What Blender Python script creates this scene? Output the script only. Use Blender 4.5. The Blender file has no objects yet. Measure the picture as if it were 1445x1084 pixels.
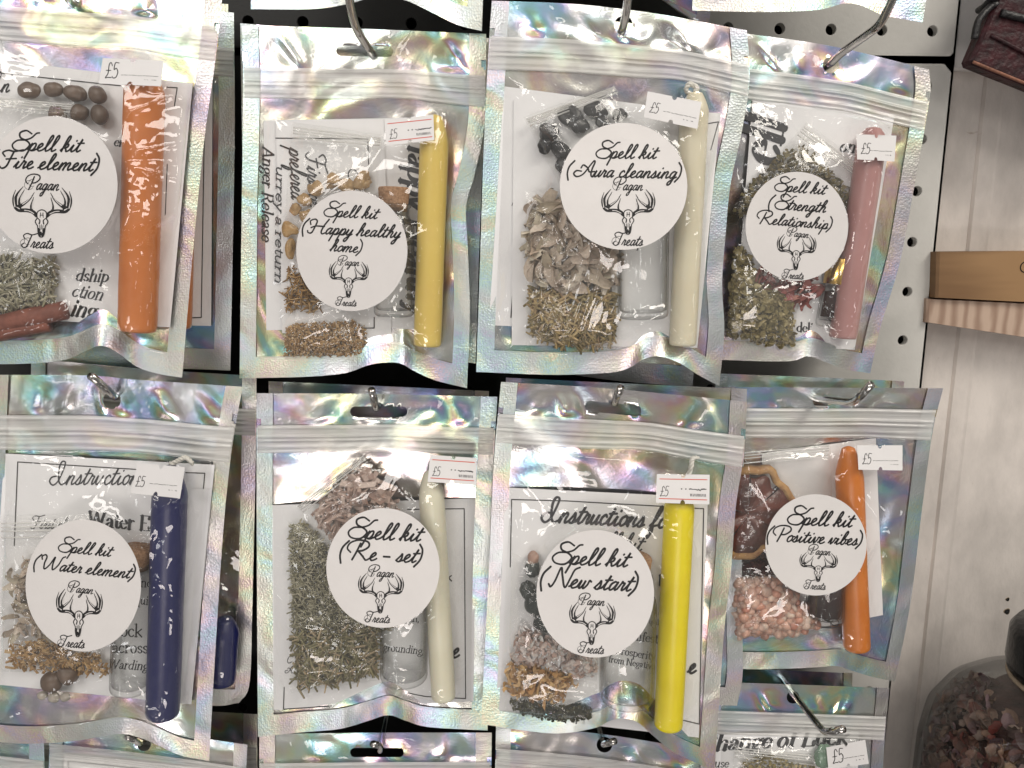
import bpy, math, random
import numpy as np
from mathutils import Vector, Matrix

random.seed(7)
RNG = np.random.default_rng(11)
C = bpy.context.scene.collection
sc = bpy.context.scene

# ------------------------------------------------------------------ camera
PW, PH, F = 1445.0, 1084.0, 1050.0
PITCH, ROLL, YAW, DIST = math.radians(10.476), 0.0004, math.radians(2.637), 0.38669
HX, HZ, PEG = 0.20606, 0.17413, 0.0254
cy_, sy_, cp_, sp_ = math.cos(YAW), math.sin(YAW), math.cos(PITCH), math.sin(PITCH)
FW = np.array([sy_ * cp_, cy_ * cp_, -sp_])
R0 = np.array([cy_, -sy_, 0.0])
U0 = np.cross(R0, FW)
RT = R0 * math.cos(ROLL) + U0 * math.sin(ROLL)
UP = -R0 * math.sin(ROLL) + U0 * math.cos(ROLL)
CAM = -FW * DIST
cd = bpy.data.cameras.new('camera')
co = bpy.data.objects.new('camera', cd)
C.objects.link(co)
m = Matrix.Identity(4)
for i in range(3):
    m[i][0], m[i][1], m[i][2], m[i][3] = RT[i], UP[i], -FW[i], CAM[i]
co.matrix_world = m
cd.sensor_fit = 'HORIZONTAL'
cd.sensor_width = 36.0
cd.lens = F / PW * 36.0
cd.clip_start, cd.clip_end = 0.01, 50.0
sc.camera = co

# ------------------------------------------------------------------ light
w = bpy.data.worlds.new('World')
sc.world = w
w.use_nodes = True
nt = w.node_tree
nt.nodes.clear()
def N(t, **kw):
    n = nt.nodes.new(t)
    for k, v in kw.items():
        setattr(n, k, v)
    return n
bg = N('ShaderNodeBackground')
outw = N('ShaderNodeOutputWorld')
tc = N('ShaderNodeTexCoord')
nz = N('ShaderNodeTexNoise')
nz.inputs['Scale'].default_value = 2.6
nz.inputs['Detail'].default_value = 3.0
rp = N('ShaderNodeValToRGB')
rp.color_ramp.elements[0].position, rp.color_ramp.elements[1].position = 0.36, 0.66
rp.color_ramp.elements[0].color = (0.42, 0.40, 0.38, 1)
rp.color_ramp.elements[1].color = (0.98, 0.94, 0.885, 1)
# a room: dim at eye level, lighter towards the ceiling and the counter
sx_ = N('ShaderNodeSeparateXYZ')
ab = N('ShaderNodeMath', operation='ABSOLUTE')
lo = N('ShaderNodeMapRange')
lo.inputs[1].default_value, lo.inputs[2].default_value, lo.inputs[3].default_value, lo.inputs[4].default_value = -0.35, 0.05, 0.62, 1.0
lm = N('ShaderNodeMath', operation='MULTIPLY')
mr = N('ShaderNodeMapRange')
mr.inputs[1].default_value, mr.inputs[2].default_value, mr.inputs[3].default_value, mr.inputs[4].default_value = 0.05, 0.55, 0.72, 1.0
mu = N('ShaderNodeVectorMath', operation='SCALE')
nt.links.new(tc.outputs['Generated'], nz.inputs['Vector'])
nt.links.new(tc.outputs['Generated'], sx_.inputs[0])
nt.links.new(sx_.outputs['Z'], ab.inputs[0])
nt.links.new(ab.outputs[0], mr.inputs[0])
nt.links.new(nz.outputs['Fac'], rp.inputs['Fac'])
nt.links.new(rp.outputs['Color'], mu.inputs[0])
nt.links.new(sx_.outputs['Z'], lo.inputs[0])
nt.links.new(mr.outputs[0], lm.inputs[0])
nt.links.new(lo.outputs[0], lm.inputs[1])
nt.links.new(lm.outputs[0], mu.inputs['Scale'])
# bright spots added all around for glints on film and foil
vo = N('ShaderNodeTexVoronoi', distance='EUCLIDEAN')
vo.inputs['Scale'].default_value = 3.4
ls = N('ShaderNodeMapRange', interpolation_type='SMOOTHSTEP')
ls.inputs[1].default_value, ls.inputs[2].default_value, ls.inputs[3].default_value, ls.inputs[4].default_value = 0.11, 0.165, 13.0, 0.0
ad = N('ShaderNodeVectorMath', operation='ADD')
nt.links.new(tc.outputs['Generated'], vo.inputs['Vector'])
nt.links.new(vo.outputs['Distance'], ls.inputs[0])
nt.links.new(mu.outputs[0], ad.inputs[0])
nt.links.new(ls.outputs[0], ad.inputs[1])
nt.links.new(ad.outputs[0], bg.inputs['Color'])
bg.inputs['Strength'].default_value = 0.47
nt.links.new(bg.outputs[0], outw.inputs['Surface'])

def area(name, loc, target, sx, sy, power, col):
    l = bpy.data.lights.new(name, 'AREA')
    l.shape, l.size, l.size_y, l.energy, l.color = 'RECTANGLE', sx, sy, power, col
    o = bpy.data.objects.new(name, l)
    o.location = loc
    o.rotation_euler = (Vector(target) - Vector(loc)).to_track_quat('-Z', 'Y').to_euler()
    C.objects.link(o)
area('ceiling_lamp', (0.86, -0.82, 1.0), (0.05, 0, 0), 0.70, 0.40, 12.0, (1.0, 0.94, 0.85))
area('ceiling_lamp_far', (-0.75, -1.05, 1.0), (-0.05, 0, 0), 0.60, 0.30, 5.0, (1.0, 0.95, 0.90))
area('glare_strip_right', (0.34, -1.0, 0.52), (0.05, 0, 0), 0.42, 0.09, 1.15, (1.0, 0.95, 0.86))  # unseen strip light, added for glare streaks on the film
area('glare_strip_left', (-0.42, -0.95, 0.40), (0, 0, 0), 0.42, 0.15, 1.8, (1.0, 0.95, 0.89))  # second added strip, for the glare over the coral candle
area('low_front_fill', (-0.10, -1.05, -0.50), (0, 0, -0.05), 0.50, 0.16, 2.3, (1.0, 0.91, 0.86))  # added low light for the pinkish glare at the bag bottoms

sc.view_settings.view_transform = 'Standard'
sc.view_settings.look = 'None'
sc.view_settings.gamma = 1.0
sc.view_settings.exposure = -0.08
try:
    sc.view_settings.use_curve_mapping = False
except Exception:
    pass
sc.cycles.transparent_max_bounces = 64
sc.cycles.max_bounces = 10
sc.cycles.glossy_bounces = 5
sc.cycles.diffuse_bounces = 4
sc.cycles.caustics_reflective = False
sc.cycles.caustics_refractive = False
sc.cycles.sample_clamp_indirect = 4.0
sc.cycles.use_denoising = True

# ------------------------------------------------------------------ projection helpers
def at(px, py, Y):
    """points on world plane y = Y seen at photo position px, py (arrays allowed)"""
    px, py, Y = np.broadcast_arrays(np.asarray(px, float), np.asarray(py, float), np.asarray(Y, float))
    a = (px - PW / 2) / F
    b = -(py - PH / 2) / F
    d = FW[None, :] + a.reshape(-1, 1) * RT[None, :] + b.reshape(-1, 1) * UP[None, :]
    t = (Y.reshape(-1) - CAM[1]) / d[:, 1]
    return CAM[None, :] + d * t[:, None]

def mpp(px, py, Y):
    """metres per photo pixel at a point"""
    p = at(px, py, Y)[0]
    return float(np.dot(p - CAM, FW)) / F

# ------------------------------------------------------------------ object helpers
def obj(name, verts, faces, mats, parent=None, smooth=True, midx=None, origin=None):
    v = np.asarray(verts, float)
    if parent is not None:
        o0 = np.array(parent['_o'])
        if origin is None:
            origin = o0
    elif origin is None:
        origin = (v.min(0) + v.max(0)) / 2
    me = bpy.data.meshes.new(name)
    me.from_pydata((v - np.asarray(origin)).tolist(), [], [tuple(f) for f in faces])
    if not isinstance(mats, (list, tuple)):
        mats = [mats]
    for mm in mats:
        me.materials.append(mm)
    if smooth:
        me.polygons.foreach_set('use_smooth', [True] * len(me.polygons))
    if midx is not None:
        me.polygons.foreach_set('material_index', midx)
    me.update()
    o = bpy.data.objects.new(name, me)
    C.objects.link(o)
    if parent is not None:
        o.parent = parent
        o.location = np.asarray(origin) - np.array(parent['_o'])
    else:
        o.location = origin
    o['_o'] = [float(x) for x in origin]
    return o

def thing(name, label, cat, loc, group=None):
    o = bpy.data.objects.new(name, None)
    o.empty_display_size = 0.01
    C.objects.link(o)
    o.location = loc
    o['_o'] = [float(x) for x in loc]
    return tag(o, label, cat, group)

def tag(o, label=None, cat=None, group=None, kind=None):
    if label: o['label'] = label
    if cat: o['category'] = cat
    if group: o['group'] = group
    if kind: o['kind'] = kind
    return o

class MB:
    def __init__(s):
        s.v, s.f, s.n, s.mi = [], [], 0, []
    def add(s, v, f, mi=0):
        v = np.asarray(v, float)
        s.v.append(v)
        s.f += [tuple(int(i) + s.n for i in q) for q in f]
        s.mi += [mi] * len(f)
        s.n += len(v)
    def build(s, name, mats, parent=None, smooth=True, origin=None):
        return obj(name, np.concatenate(s.v), s.f, mats, parent, smooth, s.mi if isinstance(mats, (list, tuple)) else None, origin)

def grid_faces(nu, nv, off=0):
    return [(off + (j + 1) * nu + i, off + (j + 1) * nu + i + 1, off + j * nu + i + 1, off + j * nu + i)
            for j in range(nv - 1) for i in range(nu - 1)]

def box(mb, c, s, rot=None, mi=0, bev=0.0):
    sx, sy, sz = s[0] / 2, s[1] / 2, s[2] / 2
    if bev <= 0:
        v = np.array([[x, y, z] for x in (-sx, sx) for y in (-sy, sy) for z in (-sz, sz)])
        f = [(0, 1, 3, 2), (4, 6, 7, 5), (0, 4, 5, 1), (2, 3, 7, 6), (0, 2, 6, 4), (1, 5, 7, 3)]
    else:
        v, idx = [], {}
        for a in (-1, 1):
            for b in (-1, 1):
                for c_ in (-1, 1):
                    for k in range(3):
                        p = [a * (sx - bev), b * (sy - bev), c_ * (sz - bev)]
                        p[k] += (a, b, c_)[k] * bev
                        idx[(a, b, c_, k)] = len(v)
                        v.append(p)
        f = []
        for k in range(3):
            i, j = (k + 1) % 3, (k + 2) % 3
            for s1 in (-1, 1):
                q = []
                for (p, r) in ((-1, -1), (1, -1), (1, 1), (-1, 1)):
                    t = [0, 0, 0]; t[k] = s1; t[i] = p; t[j] = r
                    q.append(idx[(*t, k)])
                f.append(q)
        for k in range(3):
            i, j = (k + 1) % 3, (k + 2) % 3
            for p in (-1, 1):
                for r in (-1, 1):
                    a = [0, 0, 0]; a[i] = p; a[j] = r
                    t0 = list(a); t0[k] = -1
                    t1 = list(a); t1[k] = 1
                    f.append((idx[(*t0, i)], idx[(*t1, i)], idx[(*t1, j)], idx[(*t0, j)]))
        for a in (-1, 1):
            for b in (-1, 1):
                for c_ in (-1, 1):
                    f.append([idx[(a, b, c_, k)] for k in range(3)])
        v = np.array(v)
    if rot is not None:
        v = v @ np.asarray(rot).T
    mb.add(v + np.asarray(c), f, mi)

def frame(axis):
    a = np.asarray(axis, float); a = a / np.linalg.norm(a)
    h = np.array([0, -1.0, 0]) if abs(a[1]) < 0.9 else np.array([1.0, 0, 0])
    x = np.cross(h, a); x /= np.linalg.norm(x)
    return x, np.cross(a, x), a

def lathe(mb, p0, axis, prof, n=40, mi=0, wob=0.0):
    x, y, a = frame(axis)
    th = np.linspace(0, 2 * math.pi, n, endpoint=False)
    v = []
    for (t, r) in prof:
        rr = r * (1 + wob * np.sin(3 * th + t * 400))
        v.append(np.asarray(p0) + a * t + np.outer(np.cos(th) * rr, x) + np.outer(np.sin(th) * rr, y))
    v = np.concatenate(v)
    f = []
    for j in range(len(prof) - 1):
        for i in range(n):
            f.append((j * n + i, j * n + (i + 1) % n, (j + 1) * n + (i + 1) % n, (j + 1) * n + i))
    mb.add(v, f, mi)

def catmull(P, n=10):
    P = np.asarray(P, float)
    if len(P) < 3:
        t = np.linspace(0, 1, n)[:, None]
        return P[0] * (1 - t) + P[-1] * t
    Q = np.vstack([2 * P[0] - P[1], P, 2 * P[-1] - P[-2]])
    out = []
    t = np.linspace(0, 1, n, endpoint=False)[:, None]
    for i in range(1, len(Q) - 2):
        a, b, c, d = Q[i - 1], Q[i], Q[i + 1], Q[i + 2]
        out.append(0.5 * ((2 * b) + (-a + c) * t + (2 * a - 5 * b + 4 * c - d) * t ** 2 + (-a + 3 * b - 3 * c + d) * t ** 3))
    out.append(P[-1:])
    return np.concatenate(out)

def tube(mb, P, r, n=14, cap=True, mi=0):
    P = np.asarray(P, float)
    T = np.gradient(P, axis=0); T /= np.linalg.norm(T, axis=1)[:, None] + 1e-12
    r = np.broadcast_to(np.asarray(r, float), (len(P),))
    x = frame(T[0])[0]
    th = np.linspace(0, 2 * math.pi, n, endpoint=False)
    v = []
    for i in range(len(P)):
        x = x - T[i] * np.dot(x, T[i]); x /= np.linalg.norm(x)
        y = np.cross(T[i], x)
        v.append(P[i] + r[i] * (np.outer(np.cos(th), x) + np.outer(np.sin(th), y)))
    v = np.concatenate(v)
    f = [(j * n + i, j * n + (i + 1) % n, (j + 1) * n + (i + 1) % n, (j + 1) * n + i) for j in range(len(P) - 1) for i in range(n)]
    if cap:
        f.append(tuple(range(n))[::-1])
        f.append(tuple((len(P) - 1) * n + i for i in range(n)))
    mb.add(v, f, mi)

# ------------------------------------------------------------------ materials
def mat(name):
    mm = bpy.data.materials.new(name)
    mm.use_nodes = True
    t = mm.node_tree
    t.nodes.clear()
    o = t.nodes.new('ShaderNodeOutputMaterial')
    def n(ty, ins=None, **kw):
        q = t.nodes.new(ty)
        for k, v in kw.items():
            setattr(q, k, v)
        for k, v in (ins or {}).items():
            if isinstance(v, bpy.types.NodeSocket):
                t.links.new(v, q.inputs[k])
            else:
                q.inputs[k].default_value = v
        return q
    def ramp(fac, stops, interp='LINEAR'):
        q = t.nodes.new('ShaderNodeValToRGB')
        q.color_ramp.interpolation = interp
        e = q.color_ramp.elements
        while len(e) < len(stops):
            e.new(0.5)
        for i, (p, c) in enumerate(stops):
            e[i].position = p
            e[i].color = (*c, 1) if len(c) == 3 else c
        t.links.new(fac, q.inputs[0])
        return q.outputs[0]
    return mm, t, n, ramp, (lambda s: t.links.new(s, o.inputs['Surface']))

def simple(name, col, rough=0.5, metal=0.0, noise=0.0, nscale=200, bump=0.0, bscale=400, sss=0.0, spec=0.5, coat=0.0, col2=None):
    mm, t, n, ramp, out = mat(name)
    tc = n('ShaderNodeTexCoord')
    p = n('ShaderNodeBsdfPrincipled', {'Roughness': rough, 'Metallic': metal, 'Specular IOR Level': spec, 'Coat Weight': coat})
    if noise > 0 or col2:
        nz = n('ShaderNodeTexNoise', {'Vector': tc.outputs['Object'], 'Scale': nscale, 'Detail': 5.0, 'Roughness': 0.6})
        c2 = col2 or tuple(c * (1 - noise) for c in col)
        t.links.new(ramp(nz.outputs['Fac'], [(0.3, c2), (0.68, col)]), p.inputs['Base Color'])
    else:
        p.inputs['Base Color'].default_value = (*col, 1)
    if bump > 0:
        nb = n('ShaderNodeTexNoise', {'Vector': tc.outputs['Object'], 'Scale': bscale, 'Detail': 4.0})
        b = n('ShaderNodeBump', {'Height': nb.outputs['Fac'], 'Strength': bump, 'Distance': 0.001})
        t.links.new(b.outputs[0], p.inputs['Normal'])
    if sss > 0:
        p.inputs['Subsurface Weight'].default_value = sss
        p.inputs['Subsurface Radius'].default_value = (0.004, 0.003, 0.002)
        p.inputs['Subsurface Scale'].default_value = 1.0
    out(p.outputs[0])
    return mm

RAINBOW = [(0.0, (0.95, 0.56, 0.60)), (0.13, (0.98, 0.78, 0.44)), (0.27, (0.82, 0.95, 0.50)), (0.41, (0.46, 0.92, 0.74)),
           (0.56, (0.36, 0.80, 0.98)), (0.71, (0.42, 0.56, 0.98)), (0.85, (0.78, 0.58, 0.97)), (1.0, (0.95, 0.56, 0.60))]

def foil(name, tint=(0.88, 0.875, 0.86), rain=0.7, rough=0.25, wr=1.0, emboss=0.0, seed=0.0, hueshift=0.0):
    """holographic metallised film: silver whose colour turns with the local slope of the sheet"""
    mm, t, n, ramp, out = mat(name)
    tc = n('ShaderNodeTexCoord')
    mp = n('ShaderNodeMapping', {'Vector': tc.outputs['Object'], 'Location': (seed, seed * 0.7, seed * 1.3)})
    pos = mp.outputs[0]
    big = n('ShaderNodeTexNoise', {'Vector': pos, 'Scale': 38.0, 'Detail': 1.0, 'Distortion': 0.8})
    mid = n('ShaderNodeTexNoise', {'Vector': pos, 'Scale': 150.0, 'Detail': 3.0, 'Distortion': 0.4})
    b1 = n('ShaderNodeBump', {'Height': big.outputs['Fac'], 'Strength': 0.5 * wr, 'Distance': 0.005})
    b2 = n('ShaderNodeBump', {'Height': mid.outputs['Fac'], 'Strength': 0.09 * wr, 'Distance': 0.0016, 'Normal': b1.outputs[0]})
    nrm = b2.outputs[0]
    d1 = n('ShaderNodeVectorMath', {0: nrm, 1: (1.1, 0.35, 1.9)}, operation='DOT_PRODUCT')
    flow = n('ShaderNodeTexNoise', {'Vector': pos, 'Scale': 14.0, 'Detail': 1.5, 'Distortion': 0.6})
    k = n('ShaderNodeMath', {0: flow.outputs['Fac'], 1: 2.6, 2: hueshift}, operation='MULTIPLY_ADD')
    s = n('ShaderNodeMath', {0: d1.outputs['Value'], 1: 1.1, 2: k.outputs[0]}, operation='MULTIPLY_ADD')
    if emboss > 0:
        sp = n('ShaderNodeTexNoise', {'Vector': pos, 'Scale': 1500.0, 'Detail': 0.0})
        s = n('ShaderNodeMath', {0: sp.outputs['Fac'], 1: 0.4, 2: s.outputs[0]}, operation='MULTIPLY_ADD')
    fr = n('ShaderNodeMath', {0: s.outputs[0]}, operation='FRACT')
    rb = ramp(fr.outputs[0], RAINBOW)
    mk = n('ShaderNodeTexNoise', {'Vector': pos, 'Scale': 30.0, 'Detail': 2.0, 'Distortion': 1.2})
    mask = ramp(mk.outputs['Fac'], [(0.42, (0.10,) * 3), (0.60, (rain,) * 3)])
    mx = n('ShaderNodeMix', data_type='RGBA')
    t.links.new(mask, mx.inputs[0])
    mx.inputs[6].default_value = (*tint, 1)
    t.links.new(rb, mx.inputs[7])
    fin = nrm
    if emboss > 0:
        sxyz = n('ShaderNodeSeparateXYZ', {'Vector': pos})
        cells = n('ShaderNodeTexVoronoi', {'Vector': pos, 'Scale': 1050.0, 'Randomness': 0.75})
        b3 = n('ShaderNodeBump', {'Height': cells.outputs['Distance'], 'Strength': emboss, 'Distance': 0.0005, 'Normal': nrm})
        fin = b3.outputs[0]
    p = n('ShaderNodeBsdfPrincipled', {'Metallic': 1.0, 'Roughness': rough, 'Base Color': mx.outputs[2], 'Normal': fin})
    out(p.outputs[0])
    return mm

def film(name, gain=1.0, rough=0.03, haze=0.02, wr=1.0, bscale=34.0, tint=(0.985, 0.985, 0.98), seed=0.0, fine=0.06):
    """thin clear plastic film, glossy on both faces"""
    mm, t, n, ramp, out = mat(name)
    tc = n('ShaderNodeTexCoord')
    mp = n('ShaderNodeMapping', {'Vector': tc.outputs['Object'], 'Location': (seed, seed, seed)})
    a = n('ShaderNodeTexNoise', {'Vector': mp.outputs[0], 'Scale': bscale, 'Detail': 2.0, 'Distortion': 1.4})
    b = n('ShaderNodeTexNoise', {'Vector': mp.outputs[0], 'Scale': bscale * 4.5, 'Detail': 3.0, 'Distortion': 0.8})
    b1 = n('ShaderNodeBump', {'Height': a.outputs['Fac'], 'Strength': 0.5 * wr, 'Distance': 0.004})
    c = n('ShaderNodeTexNoise', {'Vector': mp.outputs[0], 'Scale': bscale * .75, 'Detail': 1.0, 'Distortion': 0.7}, noise_type='RIDGED_MULTIFRACTAL')
    b0 = n('ShaderNodeBump', {'Height': c.outputs['Fac'], 'Strength': 0.42 * wr, 'Distance': 0.0022, 'Normal': b1.outputs[0]})
    b2 = n('ShaderNodeBump', {'Height': b.outputs['Fac'], 'Strength': fine * wr, 'Distance': 0.0006, 'Normal': b0.outputs[0]})
    lw = n('ShaderNodeLayerWeight', {'Blend': 0.5, 'Normal': b2.outputs[0]})
    p5 = n('ShaderNodeMath', {0: lw.outputs['Facing'], 1: 5.0}, operation='POWER')
    fr = n('ShaderNodeMath', {0: p5.outputs[0], 1: 0.6, 2: 0.058 * gain}, operation='MULTIPLY_ADD')
    fc = n('ShaderNodeMath', {0: fr.outputs[0], 1: 0.45}, operation='MINIMUM')
    tr = n('ShaderNodeBsdfTransparent', {'Color': (*tint, 1)})
    df = n('ShaderNodeBsdfDiffuse', {'Color': (0.85, 0.85, 0.84, 1)})
    m1 = n('ShaderNodeMixShader', {0: haze, 1: tr.outputs[0], 2: df.outputs[0]})
    gl = n('ShaderNodeBsdfGlossy', {'Roughness': rough, 'Normal': b2.outputs[0], 'Color': (1, 1, 1, 1)})
    m2 = n('ShaderNodeMixShader', {0: fc.outputs[0], 1: m1.outputs[0], 2: gl.outputs[0]})
    out(m2.outputs[0])
    return mm

def zipmat():
    mm, t, n, ramp, out = mat('zip_plastic')
    tc = n('ShaderNodeTexCoord')
    mp = n('ShaderNodeMapping', {'Vector': tc.outputs['Object'], 'Scale': (25.0, 25.0, 900.0)})
    a = n('ShaderNodeTexNoise', {'Vector': mp.outputs[0], 'Scale': 1.0, 'Detail': 3.0})
    b1 = n('ShaderNodeBump', {'Height': a.outputs['Fac'], 'Strength': 0.16, 'Distance': 0.0006})
    tr = n('ShaderNodeBsdfTransparent', {'Color': (0.97, 0.97, 0.96, 1)})
    p = n('ShaderNodeBsdfPrincipled', {'Base Color': (0.84, 0.83, 0.81, 1), 'Roughness': 0.24, 'Specular IOR Level': 0.9, 'Normal': b1.outputs[0]})
    f = ramp(a.outputs['Fac'], [(0.3, (0.40,) * 3), (0.7, (0.60,) * 3)])
    m2 = n('ShaderNodeMixShader', {0: f, 1: tr.outputs[0], 2: p.outputs[0]})
    out(m2.outputs[0])
    return mm

def islands(name, cols, rough=0.75, bump=0.3, bscale=900, spec=0.3, sss=0.0):
    """crumbled matter: every crumb its own colour"""
    mm, t, n, ramp, out = mat(name)
    g = n('ShaderNodeNewGeometry')
    tc = n('ShaderNodeTexCoord')
    st = [(i / (len(cols) - 1 + 1e-9), c) for i, c in enumerate(cols)]
    base = ramp(g.outputs['Random Per Island'], st)
    nz = n('ShaderNodeTexNoise', {'Vector': tc.outputs['Object'], 'Scale': bscale, 'Detail': 3.0})
    v = ramp(nz.outputs['Fac'], [(0.3, (0.78,) * 3), (0.7, (1.0,) * 3)])
    mx = n('ShaderNodeMix', data_type='RGBA', blend_type='MULTIPLY')
    mx.inputs[0].default_value = 1.0
    t.links.new(base, mx.inputs[6]); t.links.new(v, mx.inputs[7])
    b = n('ShaderNodeBump', {'Height': nz.outputs['Fac'], 'Strength': bump, 'Distance': 0.0006})
    p = n('ShaderNodeBsdfPrincipled', {'Base Color': mx.outputs[2], 'Roughness': rough, 'Normal': b.outputs[0], 'Specular IOR Level': spec})
    if sss > 0:
        p.inputs['Subsurface Weight'].default_value = sss
        p.inputs['Subsurface Radius'].default_value = (0.003, 0.002, 0.0015)
        p.inputs['Subsurface Scale'].default_value = 1.0
    out(p.outputs[0])
    return mm

def glassmat(name, tint=(0.985, 0.988, 0.985), gain=1.0):
    mm, t, n, ramp, out = mat(name)
    lw = n('ShaderNodeLayerWeight', {'Blend': 0.5})
    p5 = n('ShaderNodeMath', {0: lw.outputs['Facing'], 1: 5.0}, operation='POWER')
    fc = n('ShaderNodeMath', {0: p5.outputs[0], 1: 0.65, 2: 0.055 * gain}, operation='MULTIPLY_ADD', use_clamp=True)
    edge = ramp(lw.outputs['Facing'], [(0.35, tint), (1.0, tuple(c * 0.5 for c in tint))])
    tr = n('ShaderNodeBsdfTransparent', {'Color': edge})
    gl = n('ShaderNodeBsdfGlossy', {'Roughness': 0.02})
    m2 = n('ShaderNodeMixShader', {0: fc.outputs[0], 1: tr.outputs[0], 2: gl.outputs[0]})
    out(m2.outputs[0])
    return mm

def woodmat(name, c1, c2, scale=(1, 1, 1), rings=60.0, bump=0.2):
    mm, t, n, ramp, out = mat(name)
    tc = n('ShaderNodeTexCoord')
    mp = n('ShaderNodeMapping', {'Vector': tc.outputs['Object'], 'Scale': scale})
    wv = n('ShaderNodeTexWave', {'Vector': mp.outputs[0], 'Scale': rings, 'Distortion': 5.0, 'Detail': 3.0, 'Detail Scale': 1.4})
    nz = n('ShaderNodeTexNoise', {'Vector': mp.outputs[0], 'Scale': 500.0, 'Detail': 4.0})
    a = n('ShaderNodeMath', {0: nz.outputs['Fac'], 1: 0.35, 2: wv.outputs['Fac']}, operation='MULTIPLY_ADD')
    base = ramp(a.outputs[0], [(0.1, c1), (1.15, c2)])
    b = n('ShaderNodeBump', {'Height': a.outputs[0], 'Strength': bump, 'Distance': 0.001})
    p = n('ShaderNodeBsdfPrincipled', {'Base Color': base, 'Roughness': 0.6, 'Normal': b.outputs[0]})
    out(p.outputs[0])
    return mm

M = {}
FOILS = [foil('holographic_foil_%d' % i, seed=3.1 * i + 0.7, rain=0.85, hueshift=0.23 * i) for i in range(4)]
SEALS = [foil('embossed_foil_%d' % i, seed=2.3 * i + 0.4, rain=0.45, rough=0.42, wr=0.7, emboss=0.22, tint=(0.71, 0.71, 0.70), hueshift=0.31 * i) for i in range(4)]
M['film'] = film('clear_film', seed=0.3)
M['headfilm'] = film('header_film', seed=1.3, haze=0.02, gain=0.7, fine=0.2)
M['sachet'] = film('sachet_film', gain=0.6, rough=0.10, haze=0.03, wr=0.9, bscale=80, seed=2.0, tint=(0.985, 0.985, 0.98), fine=0.22)
M['zip'] = zipmat()
M['paper'] = simple('white_paper', (0.86, 0.855, 0.865), 0.7, noise=0.05, nscale=60, bump=0.05, bscale=1500)
M['label'] = simple('label_paper', (0.73, 0.705, 0.695), 0.42, noise=0.05, nscale=70, spec=0.45, bump=0.35, bscale=75)
M['tagpaper'] = simple('tag_paper', (0.75, 0.735, 0.735), 0.6, noise=0.03, nscale=120)
M['ink'] = simple('black_ink', (0.012, 0.011, 0.012), 0.5)
M['greyink'] = simple('grey_ink', (0.05, 0.05, 0.055), 0.6)
M['redink'] = simple('red_ink', (0.62, 0.10, 0.07), 0.6)
M['chrome'] = simple('hook_steel', (0.52, 0.50, 0.48), 0.14, metal=1.0, bump=0.05, bscale=300)
M['glass'] = glassmat('clear_glass')
M['jarglass'] = glassmat('jar_glass', (0.97, 0.975, 0.97), 0.7)
M['cork'] = simple('cork', (0.46, 0.27, 0.15), 0.85, nscale=900, col2=(0.22, 0.11, 0.05), bump=0.6, bscale=900)
M['gold'] = simple('gold_cap', (0.80, 0.52, 0.16), 0.2, metal=1.0)
M['wick'] = simple('cotton_wick', (0.72, 0.70, 0.64), 0.9, bump=0.6, bscale=1500)

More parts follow.
